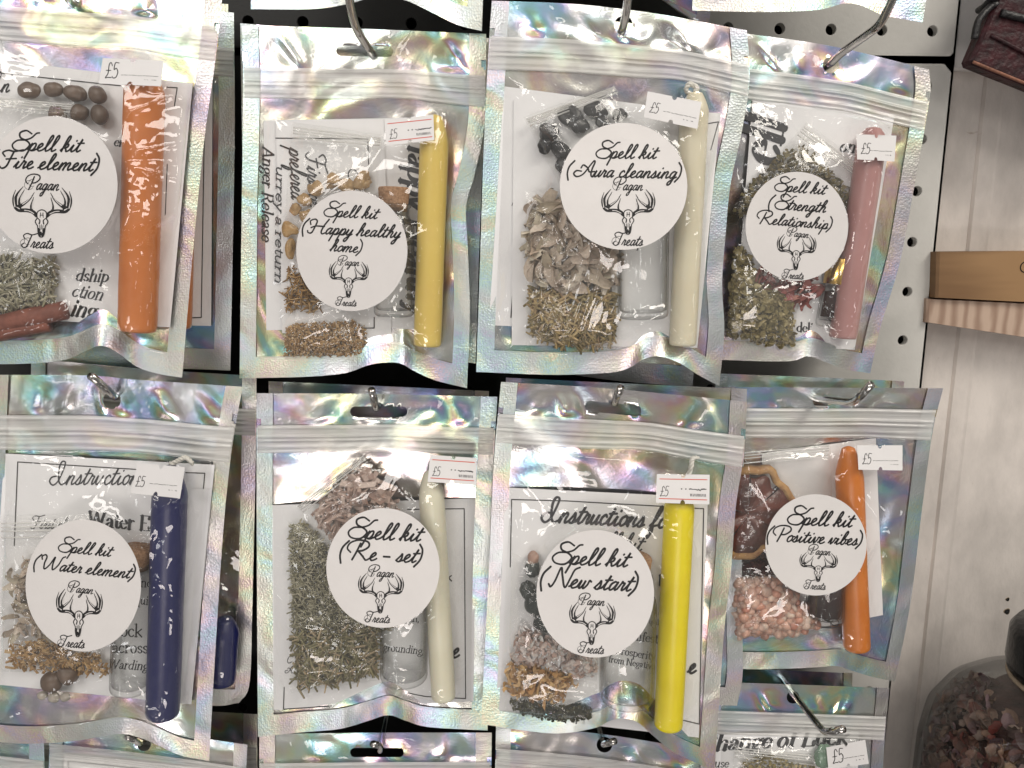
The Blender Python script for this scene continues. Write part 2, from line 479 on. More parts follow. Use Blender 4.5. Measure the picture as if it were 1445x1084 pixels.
# ------------------------------------------------------------------ pen: script and serif letters
SH = 0.36
def cir(x, y, rx, ry, a0=0, a1=360, n=14):
    a = np.radians(np.linspace(a0, a1, n))
    return [(x + rx * math.cos(k), y + ry * math.sin(k)) for k in a]
SCR = {  # lower case, upright (sheared when drawn): (advance, strokes)
 'a': (.92, [[(.70, .86), (.45, 1.0), (.17, .72), (.13, .25), (.30, 0), (.55, .28), (.73, .95)], [(.73, .95), (.66, .30), (.76, .02), (.95, .22)]]),
 'b': (.86, [[(0, .15), (.35, .8), (.56, 1.75), (.44, 2.1), (.28, 1.7), (.20, .4), (.36, 0), (.6, .15), (.68, .6), (.5, .88), (.7, .78), (.92, .80)]]),
 'c': (.70, [[(.60, .78), (.45, 1.0), (.19, .75), (.16, .3), (.38, 0), (.75, .22)]]),
 'd': (.95, [[(.70, .86), (.45, 1.0), (.17, .72), (.13, .25), (.30, 0), (.55, .28), (.75, 1.0)], [(.80, 2.1), (.68, .30), (.78, .02), (.98, .22)]]),
 'e': (.78, [[(0, .15), (.32, .42), (.56, .75), (.44, 1.0), (.2, .78), (.15, .33), (.38, 0), (.66, .08), (.85, .26)]]),
 'f': (.70, [[(0, .15), (.35, .8), (.55, 1.75), (.42, 2.1), (.28, 1.7), (.2, .3), (.1, -.9), (.25, -1.0), (.4, -.4), (.35, .1), (.75, .25)]]),
 'g': (.90, [[(.70, .86), (.45, 1.0), (.17, .72), (.13, .25), (.30, 0), (.55, .28), (.73, .95), (.66, .1), (.50, -.85), (.22, -1.0), (.2, -.62), (.6, -.12), (.95, .2)]]),
 'h': (.98, [[(0, .15), (.35, .8), (.55, 1.75), (.44, 2.1), (.28, 1.8), (.2, .7), (.15, 0)], [(.17, .3), (.4, .85), (.6, .98), (.7, .8), (.64, .35), (.72, .02), (.88, .08), (1.0, .22)]]),
 'i': (.60, [[(0, .15), (.28, .92), (.22, .4), (.3, .02), (.48, .06), (.62, .22)], [(.40, 1.42), (.43, 1.50)]]),
 'k': (.95, [[(0, .15), (.35, .8), (.55, 1.75), (.44, 2.1), (.28, 1.8), (.2, .7), (.15, 0)], [(.18, .4), (.42, .92), (.64, .95), (.62, .62), (.3, .48)], [(.32, .48), (.52, .35), (.66, .03), (.82, .06), (.97, .22)]]),
 'l': (.68, [[(0, .15), (.35, .8), (.57, 1.75), (.46, 2.1), (.29, 1.8), (.23, .6), (.36, .02), (.58, .06), (.75, .22)]]),
 'm': (1.42, [[(0, .15), (.2, .92), (.2, .6), (.15, 0)], [(.17, .3), (.38, .85), (.55, .98), (.63, .8), (.58, 0)], [(.6, .3), (.82, .85), (1.0, .98), (1.1, .8), (1.04, .35), (1.13, .02), (1.28, .08), (1.44, .22)]]),
 'n': (.98, [[(0, .15), (.2, .92), (.2, .6), (.15, 0)], [(.17, .3), (.38, .85), (.57, .98), (.68, .8), (.62, .35), (.7, .02), (.86, .08), (1.0, .22)]]),
 'o': (.84, [[(.48, 1.0), (.18, .75), (.15, .25), (.38, 0), (.66, .28), (.68, .72), (.48, 1.0)], [(.6, .92), (.74, .82), (.92, .86)]]),
 'p': (.92, [[(0, .15), (.26, 1.0), (.22, .3), (.1, -1.05)], [(.22, .5), (.42, .94), (.66, .94), (.74, .55), (.6, .1), (.36, .04), (.7, .02), (.95, .22)]]),
 'r': (.68, [[(0, .15), (.18, .85), (.22, 1.08), (.3, .9), (.5, .86), (.44, .4), (.5, .02), (.7, .2)]]),
 's': (.70, [[(0, .15), (.28, .75), (.36, 1.03), (.5, .5), (.42, .06), (.2, .02), (.08, .2)], [(.40, .03), (.74, .22)]]),
 't': (.64, [[(0, .15), (.32, 1.0), (.40, 1.7), (.26, .8), (.25, .2), (.4, 0), (.66, .22)], [(.06, 1.12), (.72, 1.18)]]),
 'u': (.92, [[(0, .15), (.2, .95), (.17, .3), (.33, .01), (.58, .35), (.72, .95), (.66, .3), (.76, .02), (.94, .22)]]),
 'v': (.82, [[(0, .15), (.2, .95), (.28, .15), (.38, .02), (.6, .5), (.66, .95), (.9, .84)]]),
 'w': (1.1, [[(0, .15), (.18, .95), (.18, .2), (.35, .02), (.52, .45), (.58, .95), (.56, .2), (.72, .02), (.92, .45), (.95, .95), (1.15, .84)]]),
 'x': (.80, [[(0, .8), (.2, .98), (.45, .5), (.65, .02), (.85, .2)], [(.75, .95), (.1, .03)]]),
 'y': (.88, [[(0, .15), (.2, .95), (.17, .3), (.33, .01), (.58, .35), (.74, .95), (.66, .1), (.5, -.85), (.22, -1.0), (.2, -.62), (.6, -.12), (.92, .2)]]),
 ' ': (.62, []), '-': (.95, [[(.1, .55), (.75, .55)]]), ',': (.4, [[(.15, .05), (.05, -.3)]]),
}
CAP = {  # capitals and signs, drawn as they slant
 'S': (1.75, [[(2.25, 2.25), (1.64, 2.66), (.95, 2.35), (1.0, 1.7), (1.75, 1.25), (2.02, .7), (1.35, -.02), (.4, .08), (.1, .72), (.65, 1.32), (1.5, 1.42), (2.2, 1.7), (2.75, 2.3), (3.1, 2.4)]]),
 'A': (2.35, [[(.95, .82), (.35, .88), (.0, .42), (.4, 0), (1.2, .42), (2.1, 1.8), (2.55, 2.4), (2.62, 2.1), (2.3, 1.2), (2.15, .35), (2.32, 0), (2.6, .2)], [(.9, 1.3), (1.2, 1.75), (1.75, 1.3), (1.95, .75), (2.6, .8)]]),
 'F': (1.7, [[(.75, 1.5), (.5, 2.0), (1.1, 2.32), (1.8, 2.2), (2.75, 2.45)], [(1.75, 2.2), (1.35, 1.2), (.95, .25), (.45, -.08), (.1, .3)], [(.9, 1.15), (2.0, 1.28)]]),
 'H': (2.2, [[(.3, 1.4), (.25, 2.0), (.85, 2.3), (1.15, 1.95), (.85, 1.0), (.45, .1), (0, .08), (-.1, .4)], [(2.75, 2.4), (2.1, 1.3), (1.75, .35), (1.9, 0), (2.3, .2)], [(.35, .9), (1.0, 1.2), (2.15, 1.2)]]),
 'R': (2.2, [[(1.35, 2.1), (.95, 1.0), (.5, -.05)], [(.3, .9), (-.05, 1.4), (.25, 2.1), (1.1, 2.5), (2.1, 2.35), (2.25, 1.75), (1.6, 1.2), (1.0, 1.1)], [(1.1, 1.12), (1.6, .5), (1.95, 0), (2.35, .2)]]),
 'P': (1.6, [[(1.35, 2.1), (.95, 1.0), (.5, -.05)], [(.3, .9), (-.05, 1.4), (.25, 2.1), (1.1, 2.5), (2.1, 2.35), (2.25, 1.75), (1.6, 1.15), (1.0, 1.05)]]),
 'W': (2.6, [[(.25, 1.6), (.2, 2.1), (.65, 2.4), (.85, 2.0), (.6, 1.0), (.65, .08), (1.3, .8), (2.0, 2.2), (1.75, 1.0), (1.8, .08), (2.5, .9), (3.0, 2.1), (3.4, 2.4)]]),
 'N': (1.95, [[(.0, .3), (.2, 0), (.6, .7), (1.15, 2.3), (1.3, 1.4), (1.6, 0), (2.1, 1.1), (2.5, 2.1), (3.0, 2.45)]]),
 'T': (1.5, [[(.5, 1.5), (.3, 2.0), (.9, 2.35), (1.7, 2.15), (2.6, 2.4)], [(1.7, 2.15), (1.25, 1.0), (.85, .15), (.35, -.02), (.05, .4), (.4, .7)]]),
 'I': (1.6, [[(.7, .9), (.2, .75), (.0, .3), (.35, -.05), (.9, .4), (1.5, 1.7), (1.65, 2.35), (1.3, 2.4), (1.0, 1.7), (.95, .5), (1.2, 0), (1.65, .2)]]),
 'C': (1.7, [[(1.9, 1.9), (1.75, 2.35), (.9, 1.95), (.35, .8), (.7, 0), (1.6, .4)]]),
 '(': (.85, [[(.95, 2.35), (.3, 1.5), (.05, .5), (.15, -.55)]]), ')': (.8, [[(.45, 2.35), (.75, 1.6), (.55, .4), (-.1, -.55)]]),
}
def stemS(x, y0, y1, l=True, b=True):
    s = [[(x, y0), (x, (y0 + y1) / 2), (x, y1)]]
    if l: s.append([(x - .22, y1), (x, y1)])
    if b: s.append([(x - .22, y0), (x + .22, y0)])
    return s
SER = {
 'a': (.92, [[(.15, .78), (.4, 1.0), (.66, .8), (.68, .3), (.75, .05), (.92, .05)], [(.67, .58), (.35, .5), (.12, .25), (.33, 0), (.67, .28)]]),
 'b': (1.0, stemS(.22, 0, 1.65, True, False) + [[(.22, .75), (.5, 1.0), (.85, .75), (.88, .3), (.55, 0), (.22, .15)]]),
 'c': (.85, [[(.75, .8), (.5, 1.0), (.15, .75), (.13, .3), (.45, 0), (.78, .2)]]),
 'd': (1.02, stemS(.8, 0, 1.65, True, False) + [[(.8, .8), (.5, 1.0), (.15, .72), (.13, .3), (.42, 0), (.8, .25)]]),
 'e': (.88, [[(.15, .55), (.75, .57), (.7, .85), (.45, 1.0), (.15, .72), (.14, .3), (.45, 0), (.78, .2)]]),
 'f': (.65, [[(.75, 1.5), (.58, 1.68), (.35, 1.45), (.32, .8), (.32, 0)], [(.1, 1.0), (.65, 1.0)], [(.1, 0), (.55, 0)]]),
 'g': (.92, [cir(.45, .65, .3, .34), [(.6, .38), (.3, .15), (.35, -.02), (.7, -.1), (.8, -.35), (.45, -.55), (.1, -.35), (.3, -.05)], [(.7, .92), (.95, 1.0)]]),
 'h': (1.1, stemS(.22, 0, 1.65) + [[(.22, .7), (.5, 1.0), (.82, .85), (.84, 0)], [(.64, 0), (1.06, 0)]]),
 'i': (.52, stemS(.26, 0, 1.0) + [[(.26, 1.42), (.26, 1.52)]]),
 'k': (1.05, stemS(.22, 0, 1.65) + [[(.9, 1.0), (.25, .45)], [(.4, .6), (.65, .3), (.95, 0)]]),
 'l': (.52, stemS(.26, 0, 1.65)),
 'm': (1.6, stemS(.22, 0, 1.0) + [[(.22, .7), (.48, 1.0), (.76, .85), (.78, 0)], [(.78, .7), (1.05, 1.0), (1.33, .85), (1.35, 0)], [(.6, 0), (.96, 0)], [(1.15, 0), (1.55, 0)]]),
 'n': (1.1, stemS(.22, 0, 1.0) + [[(.22, .7), (.5, 1.0), (.82, .85), (.84, 0)], [(.64, 0), (1.06, 0)]]),
 'o': (.98, [cir(.48, .5, .36, .5)]),
 'p': (1.02, stemS(.22, -.55, 1.0) + [[(.22, .75), (.5, 1.0), (.85, .75), (.88, .3), (.55, 0), (.22, .15)]]),
 'q': (1.02, stemS(.8, -.55, 1.0, False) + [[(.8, .8), (.5, 1.0), (.15, .72), (.13, .3), (.42, 0), (.8, .25)]]),
 'r': (.78, stemS(.22, 0, 1.0) + [[(.22, .65), (.5, .98), (.72, .9)]]),
 's': (.78, [[(.65, .8), (.42, 1.0), (.15, .8), (.25, .58), (.55, .42), (.66, .2), (.4, 0), (.12, .2)]]),
 't': (.65, [[(.32, 1.35), (.3, .8), (.32, .2), (.48, 0), (.68, .15)], [(.08, 1.0), (.62, 1.0)]]),
 'u': (1.08, [[(.2, 1.0), (.2, .3), (.45, 0), (.82, .35)], [(.82, 1.0), (.82, .5), (.82, 0)], [(.02, 1.0), (.2, 1.0)], [(.82, 0), (1.05, 0)]]),
 'v': (.95, [[(.12, 1.0), (.48, 0)], [(.48, 0), (.85, 1.0)], [(-.02, 1.0), (.3, 1.0)], [(.7, 1.0), (1.0, 1.0)]]),
 'y': (.95, [[(.12, 1.0), (.5, .05)], [(.88, 1.0), (.5, .05), (.3, -.5), (.1, -.45)], [(-.02, 1.0), (.3, 1.0)], [(.7, 1.0), (1.02, 1.0)]]),
 'A': (1.4, [[(.15, 0), (.7, 1.6)], [(.7, 1.6), (1.22, 0)], [(.38, .55), (1.02, .55)], [(0, 0), (.35, 0)], [(1.0, 0), (1.42, 0)]]),
 'C': (1.3, [[(1.1, 1.25), (.75, 1.62), (.25, 1.2), (.22, .4), (.7, 0), (1.15, .3)]]),
 'E': (1.25, stemS(.3, 0, 1.6) + [[(.1, 1.6), (1.05, 1.6), (1.08, 1.3)], [(.3, .82), (.85, .82)], [(.1, 0), (1.1, 0), (1.15, .35)]]),
 'F': (1.2, stemS(.3, 0, 1.6) + [[(.1, 1.6), (1.05, 1.6), (1.08, 1.3)], [(.3, .82), (.85, .82)]]),
 'H': (1.55, stemS(.3, 0, 1.6) + stemS(1.2, 0, 1.6) + [[(.3, .82), (1.2, .82)], [(1.2, 1.6), (1.42, 1.6)], [(.3, 1.6), (.52, 1.6)]]),
 'L': (1.2, stemS(.3, 0, 1.6) + [[(.3, 0), (1.05, 0), (1.12, .4)]]),
 'M': (1.75, stemS(.25, 0, 1.6) + stemS(1.45, 0, 1.6) + [[(.25, 1.6), (.85, .1)], [(.85, .1), (1.45, 1.6)]]),
 'N': (1.55, stemS(.25, 0, 1.6) + stemS(1.25, 0, 1.6) + [[(.25, 1.6), (1.25, 0)]]),
 'P': (1.25, stemS(.3, 0, 1.6) + [[(.3, 1.58), (.85, 1.55), (1.08, 1.2), (.85, .8), (.3, .75)]]),
 'R': (1.4, stemS(.3, 0, 1.6) + [[(.3, 1.58), (.85, 1.55), (1.05, 1.2), (.85, .85), (.3, .8)], [(.7, .8), (1.2, 0), (1.4, 0)]]),
 'W': (1.95, [[(.1, 1.6), (.5, 0)], [(.5, 0), (.92, 1.5)], [(.92, 1.5), (1.32, 0)], [(1.32, 0), (1.75, 1.6)], [(-.05, 1.6), (.35, 1.6)], [(1.55, 1.6), (1.95, 1.6)]]),
 ' ': (.5, []), ',': (.45, [[(.2, .08), (.1, -.25)]]),
}
HAND = {'£': (1.05, [[(.95, 1.6), (.68, 2.0), (.42, 1.7), (.42, .6), (.1, 0), (.5, .05), (.98, .05)], [(.08, .95), (.78, .98)]]),
        '5': (1.0, [[(.9, 2.0), (.32, 1.98), (.25, 1.12), (.58, 1.28), (.9, .8), (.72, .15), (.3, 0), (.08, .2)]])}

def ribbon(P, W):
    """outline of a pen stroke, photo pixels"""
    P = np.asarray(P, float)
    k = np.concatenate([[True], np.linalg.norm(np.diff(P, axis=0), axis=1) > 1e-6])
    P = P[k]
    W = np.broadcast_to(np.asarray(W, float), (len(k),))[k]
    if len(P) < 2:
        return None
    T = np.gradient(P, axis=0)
    T /= np.linalg.norm(T, axis=1)[:, None] + 1e-9
    P = np.vstack([P[0] - T[0] * W[0] * .45, P[0] - T[0] * W[0] * .3, P, P[-1] + T[-1] * W[-1] * .3, P[-1] + T[-1] * W[-1] * .45])
    T = np.vstack([T[0], T[0], T, T[-1], T[-1]])
    W = np.concatenate([[W[0] * .35, W[0] * .8], W, [W[-1] * .8, W[-1] * .35]])
    Nn = np.stack([-T[:, 1], T[:, 0]], 1)
    return P + Nn * W[:, None] / 2, P - Nn * W[:, None] / 2

class Ink:
    """strokes in photo pixels, laid on a surface given by Yof(px, py)"""
    def __init__(s, Yof):
        s.mb, s.Yof, s.k = MB(), Yof, 0
    def stroke(s, P, W, mi=0, lift=0.0):
        r = ribbon(P, W)
        if r is None:
            return
        a, b = r
        s.k += 1
        n = len(a)
        q = np.vstack([a, b])
        v = at(q[:, 0], q[:, 1], s.Yof(q[:, 0], q[:, 1]) - 0.00004 - lift - (s.k % 40) * 1.5e-6)
        s.mb.add(v, [(i, i + 1, n + i + 1, n + i) for i in range(n - 1)], mi)
    def poly(s, P, mi=0, lift=0.0):
        P = np.asarray(P, float)
        s.k += 1
        v = at(P[:, 0], P[:, 1], s.Yof(P[:, 0], P[:, 1]) - 0.00004 - lift - (s.k % 40) * 1.5e-6)
        s.mb.add(v, [tuple(range(len(P)))], mi)
    def text(s, txt, p0, p1, font='script', pen=0.23, ky=1.0, mi=0, shear=0.0):
        G = []
        adv = 0.0
        for ch in txt:
            if font == 'script':
                if ch in SCR:
                    w_, st = SCR[ch]; G.append((adv, st, SH))
                elif ch in HAND:
                    w_, st = HAND[ch]; G.append((adv, st, .1))
                else:
                    w_, st = CAP.get(ch, SCR[' ']); G.append((adv, st, 0.0))
            elif font == 'hand':
                w_, st = HAND[ch]; G.append((adv, st, .12))
            else:
                w_, st = SER.get(ch, SER[' ']); G.append((adv, st, shear))
            adv += w_
        p0, p1 = np.asarray(p0, float), np.asarray(p1, float)
        L = np.linalg.norm(p1 - p0)
        e = (p1 - p0) / L
        u = np.array([e[1], -e[0]])
        sx = L / adv
        sy = sx * ky
        for x0, st, shr in G:
            for q in st:
                Q = catmull(q, 7) if len(q) > 2 else np.array([np.array(q[0]) * (1 - t) + np.array(q[1]) * t for t in np.linspace(0, 1, 5)])
                X = (x0 + Q[:, 0] + shr * Q[:, 1]) * sx
                Yv = Q[:, 1] * sy
                P = p0 + np.outer(X, e) + np.outer(Yv, u)
                if font == 'serif':
                    d = np.gradient(Q, axis=0)
                    vert = np.abs(d[:, 1]) / (np.linalg.norm(d, axis=1) + 1e-9)
                    W = sx * (0.09 + (pen - 0.09) * vert ** 1.5)
                elif font == 'fine':
                    W = sx * pen
                else:
                    d = np.gradient(Q, axis=0)
                    W = sx * pen * (1.0 - 0.12 * (d[:, 1] > 0))
                s.stroke(P, W, mi)
    def build(s, name, mats, parent):
        if s.mb.n:
            return s.mb.build(name, mats, parent, smooth=False)

def emblem(ink, x0, x1, y0, y1, rot):
    """deer skull with antlers; drawn in a 780 x 650 box (x 80..840, y 160..800)"""
    sx, sy = (x1 - x0) / 755.0, (y1 - y0) / 645.0
    cx, cy = (x0 + x1) / 2, (y0 + y1) / 2
    ca, sa = math.cos(rot), math.sin(rot)
    def T(P):
        P = np.asarray(P, float)
        X, Y = (P[:, 0] - 461) * sx, (P[:, 1] - 480) * sy
        return np.stack([cx + X * ca - Y * sa, cy + X * sa + Y * ca], 1)
    k = (abs(sx) + abs(sy)) / 2
    for mir in (0, 1):
        def S(P, w0, w1, mi=0):
            P = np.array(P, float)
            if mir: P[:, 0] = 922 - P[:, 0]
            Q = catmull(P, 9)
            t = np.linspace(0, 1, len(Q))
            ink.stroke(T(Q), (w0 + (w1 - w0) * t) * k, mi, 0.00001 if mi == 0 else 0.00009)
        S([(398, 525), (345, 480), (270, 462), (170, 462), (125, 430)], 52, 46)
        S([(135, 445), (100, 380), (92, 300), (120, 205)], 40, 6)
        S([(165, 450), (122, 350), (140, 260), (215, 160)], 62, 7)
        S([(180, 435), (172, 340), (195, 270), (232, 200)], 40, 6)
        S([(170, 420), (250, 365), (310, 310), (358, 230)], 46, 6)
        S([(335, 475), (322, 410), (335, 350), (352, 290)], 38, 6)
        S([(360, 500), (300, 470), (240, 462)], 10, 9, 1)
        S([(118, 420), (106, 350), (104, 290)], 13, 5, 1)
        S([(152, 390), (150, 300), (185, 220)], 11, 4, 1)
        S([(186, 360), (190, 300), (212, 250)], 10, 4, 1)
        S([(215, 385), (275, 340), (325, 280)], 13, 4, 1)
        S([(338, 440), (335, 390), (343, 340)], 8, 4, 1)
        S([(175, 445), (140, 425)], 14, 8, 1)
        S([(410, 560), (440, 590), (432, 632)], 10, 14)
        S([(405, 560), (382, 595), (400, 632), (430, 640)], 14, 10)
        S([(440, 650), (442, 700), (440, 740)], 10, 8)
        S([(425, 700), (436, 770)], 16, 22)
    sk = [(400, 520), (402, 490), (420, 465), (461, 450), (502, 465), (520, 490), (522, 520), (520, 560), (541, 600), (524, 638), (510, 660),
          (502, 735), (488, 785), (461, 800), (434, 785), (420, 735), (412, 660), (398, 638), (381, 600), (402, 560), (400, 520)]
    ink.poly(T(catmull(sk, 4)), 1, 0.00005)
    ink.stroke(T(catmull(sk, 5)), 13 * k, 0, 0.00012)
    for mir in (0, 1):
        def S2(P, w0, w1):
            P = np.array(P, float)
            if mir: P[:, 0] = 922 - P[:, 0]
            Q = catmull(P, 7)
            ink.stroke(T(Q), np.linspace(w0, w1, len(Q)) * k, 0, 0.00013)
        S2([(412, 560), (438, 588), (432, 630)], 12, 18)
        S2([(440, 650), (444, 700), (442, 740)], 9, 8)
        S2([(428, 690), (437, 745), (446, 782)], 16, 26)
        S2([(446, 490), (446, 520), (440, 548)], 12, 8)
    ink.stroke(T([(440, 520), (484, 518)]), 10 * k, 0, 0.00013)
    ink.stroke(T([(461, 640), (461, 700)]), 8 * k, 0, 0.00013)
    ink.stroke(T([(455, 740), (467, 765)]), 26 * k, 0, 0.00013)

# ------------------------------------------------------------------ geometry in the photo plane
def poly_sd(P, X, Y):
    """distance to polygon edge, positive inside"""
    P = np.asarray(P, float)
    inside = np.zeros(X.shape, bool)
    best = np.full(X.shape, 1e9)
    n = len(P)
    for i in range(n):
        a, b = P[i], P[(i + 1) % n]
        c = ((a[1] > Y) != (b[1] > Y))
        xi = (b[0] - a[0]) * (Y - a[1]) / (b[1] - a[1] + 1e-9) + a[0]
        inside ^= c & (X < xi)
        ab = b - a
        t = np.clip(((X - a[0]) * ab[0] + (Y - a[1]) * ab[1]) / (ab @ ab), 0, 1)
        best = np.minimum(best, np.hypot(X - a[0] - t * ab[0], Y - a[1] - t * ab[1]))
    return np.where(inside, best, -best)

def edgecurve(P, n):
    P = np.asarray(P, float)
    Q = catmull(P, 24) if len(P) > 2 else P
    s = np.concatenate([[0], np.cumsum(np.linalg.norm(np.diff(Q, axis=0), axis=1))])
    t = np.linspace(0, s[-1], n)
    return np.stack([np.interp(t, s, Q[:, 0]), np.interp(t, s, Q[:, 1])], 1)

def slot_sdf(h):
    kind = h[0]
    if kind == 'circle':
        _, x, y, r = h
        return lambda X, Y: np.hypot(X - x, Y - y) - r
    _, x0, x1, yc, r, sl = h
    def f(X, Y):
        xc = np.clip(X, x0 + r, x1 - r)
        yy = yc + sl * (xc - (x0 + x1) / 2)
        a = np.hypot(X - xc, Y - yy) - r
        xm = (x0 + x1) / 2
        b = np.hypot(X - xm, Y - (yc - r * .75)) - r * 1.05
        return np.minimum(a, b)
    return f

class Bag:
    """a flat printed pouch; every sheet is a grid over its own outline"""
    def __init__(s, label, outline, Y0, zv, hole=None, ax=0.0, bz=0.0, nu=104, nv=150, skin=0, seal_u=0.072, seal_v=0.935, group='spell kit bags hung on the board', puff=1.0, bow=0.00022):
        s.nu, s.nv, s.zv, s.su, s.sv = nu, nv, zv, seal_u, seal_v
        top, bot, lef, rig = (edgecurve(outline['top'], nu), edgecurve(outline['bottom'], nu), edgecurve(outline['left'], nv), edgecurve(outline['right'], nv))
        u = np.linspace(0, 1, nu)[None, :, None]
        v = np.linspace(0, 1, nv)[:, None, None]
        G = (1 - v) * top[None] + v * bot[None] + (1 - u) * lef[:, None] + u * rig[:, None] \
            - ((1 - u) * (1 - v) * top[0] + u * (1 - v) * top[-1] + (1 - u) * v * bot[0] + u * v * bot[-1])
        s.X, s.Y = G[..., 0].copy(), G[..., 1].copy()
        s.u = np.broadcast_to(u[..., 0], (nv, nu)); s.v = np.broadcast_to(v[..., 0], (nv, nu))
        s.cx, s.cy = float(s.X.mean()), float(s.Y.mean())
        s.Y0, s.ax, s.bz = Y0, ax, bz
        s.o = at(s.cx, s.cy, Y0)[0]
        s.skin, s.puff = skin, puff
        s.t = thing('spell_kit_bag', label, 'gift bag', s.o, group)
        chord = bot[0, 1] + (bot[-1, 1] - bot[0, 1]) * np.linspace(0, 1, nu)
        dev = chord - bot[:, 1]
        s.wave = dev[None, :] * bow * np.clip((s.v - .82) / .18, 0, 1) ** 2
        s.hole = slot_sdf(hole) if hole else None
        s.obst = np.full((nv, nu), 0.0)
        s.rng = np.random.default_rng(int(abs(s.cx * 7 + s.cy * 13)) + 5)
        zz = np.clip((s.v - .02) / .05, 0, 1) * np.clip((zv[0] - s.v) / .02, 0, 1)
        hw = np.zeros((nv, nu))
        for _ in range(9):
            c = s.rng.uniform(.08, .95); sl = s.rng.uniform(-1.2, 1.2); wd = s.rng.uniform(.012, .05)
            hw += s.rng.uniform(-.0011, .0013) * np.exp(-((s.u - c - sl * (s.v - zv[0] * .5)) / wd) ** 2)
        s.head = hw * zz
        pil = np.clip(np.sin(np.pi * np.clip((s.u - .07) / .86, 0, 1)), 0, 1) * np.clip(np.sin(np.pi * np.clip((s.v - zv[1]) / (seal_v - zv[1]), 0, 1)), 0, 1)
        s.back = -0.0035 * pil * puff
    def Yat(s, px, py, w=0.0):
        return s.Y0 + s.ax * (np.asarray(px) - s.cx) + s.bz * (np.asarray(py) - s.cy) - w
    def P(s, px, py, w=0.0):
        return at(px, py, s.Yat(px, py, w))
    def scale(s, px, py):
        return mpp(px, py, s.Yat(px, py))
    # ---- obstacles that push the front film out
    def push(s, h):
        s.obst = np.maximum(s.obst, h)
    def push_bar(s, a, b, r_px, w):
        a, b = np.asarray(a, float), np.asarray(b, float)
        ab = b - a
        t = np.clip(((s.X - a[0]) * ab[0] + (s.Y - a[1]) * ab[1]) / (ab @ ab), 0, 1)
        d = np.hypot(s.X - a[0] - t * ab[0], s.Y - a[1] - t * ab[1])
        sc_ = s.scale(*a)
        r2 = r_px + 2.5
        s.push(np.where(d < r2, w + .0009 + sc_ * np.sqrt(np.maximum(r2 ** 2 - d ** 2, 0)), 0))
    def push_poly(s, P, h, soft=16):
        d = poly_sd(P, s.X, s.Y)
        s.push(np.where(d > 0, h * np.sqrt(np.clip(d / soft, 0, 1)), 0))
    def solve(s, it=500, press=2.2e-6):
        free = (s.v > s.zv[1] + .005) & (s.v < s.sv) & (s.u > s.su) & (s.u < 1 - s.su)
        h = np.where(free, s.obst, 0)
        for _ in range(it):
            a = h.copy()
            a[1:-1, 1:-1] = .25 * (h[:-2, 1:-1] + h[2:, 1:-1] + h[1:-1, :-2] + h[1:-1, 2:]) + press * s.puff
            h = np.where(free, np.maximum(a, s.obst), 0)
        s.h = h
        return h
    def plane(s, cx, cy, test, pct=99.6):
        m_ = test(s.X, s.Y)
        A = np.stack([s.X[m_] - cx, s.Y[m_] - cy, np.ones(m_.sum())], 1)
        c, *_ = np.linalg.lstsq(A, s.h[m_], rcond=None)
        c[:2] = np.clip(c[:2] * .7, -6e-5, 6e-5)
        c[2] += np.percentile(s.h[m_] - A @ c, pct)
        f = lambda px, py: c[0] * (np.asarray(px) - cx) + c[1] * (np.asarray(py) - cy) + c[2]
        s.h = np.where(m_, f(s.X, s.Y), s.h)
        s.pinned = getattr(s, 'pinned', np.zeros_like(m_)) | m_
        return f
    def relax(s, it=60):
        free = (s.v > s.zv[1] + .005) & (s.v < s.sv) & (s.u > s.su) & (s.u < 1 - s.su) & ~getattr(s, 'pinned', np.zeros(s.u.shape, bool))
        h = s.h
        for _ in range(it):
            a = h.copy()
            a[1:-1, 1:-1] = .25 * (h[:-2, 1:-1] + h[2:, 1:-1] + h[1:-1, :-2] + h[1:-1, 2:])
            h = np.where(free, np.maximum(a, s.obst), h)
        s.h = h
    def folds(s, lst, nrand=9):
        """creases pulled into the film: (x0, y0, x1, y1, height mm, width px)"""
        L = [(a, b, c, d, hm * 1.55, wd * 1.6) for a, b, c, d, hm, wd in lst]
        r = s.rng
        anchors = [(s.su, s.zv[1] + .01), (1 - s.su, s.zv[1] + .01), (s.su, s.sv), (1 - s.su, s.sv), (.5, s.sv), (.35, s.zv[1] + .01), (.7, s.zv[1] + .01)]
        for k in range(nrand):
            a = anchors[k % len(anchors)]
            i0, j0 = int(a[0] * (s.nu - 1)), int(a[1] * (s.nv - 1))
            p = np.array([s.X[j0, i0], s.Y[j0, i0]])
            q = np.array([s.cx + r.uniform(-110, 110), s.cy + r.uniform(-150, 170)])
            q = p + (q - p) * r.uniform(.35, .8)
            L.append((*p, *q, r.uniform(.4, 1.3), r.uniform(2.5, 6.5)))
        g = np.zeros_like(s.X)
        for (x0, y0, x1, y1, hm, wd) in L:
            a, b = np.array([x0, y0], float), np.array([x1, y1], float)
            ab = b - a
            t = ((s.X - a[0]) * ab[0] + (s.Y - a[1]) * ab[1]) / (ab @ ab)
            tc_ = np.clip(t, 0, 1)
            d = np.hypot(s.X - a[0] - tc_ * ab[0], s.Y - a[1] - tc_ * ab[1])
            g = np.maximum(g, hm * 1e-3 * np.exp(-np.abs(d / wd) ** 1.3) * np.clip(1.15 - tc_, 0, 1) ** .5)
        pin = getattr(s, 'pinned', np.zeros(s.u.shape, bool))
        free = (s.v > s.zv[1] + .005) & (s.v < s.sv + .02) & (s.u > s.su) & (s.u < 1 - s.su) & ~pin
        s.h = s.h + np.where(free, g, 0)
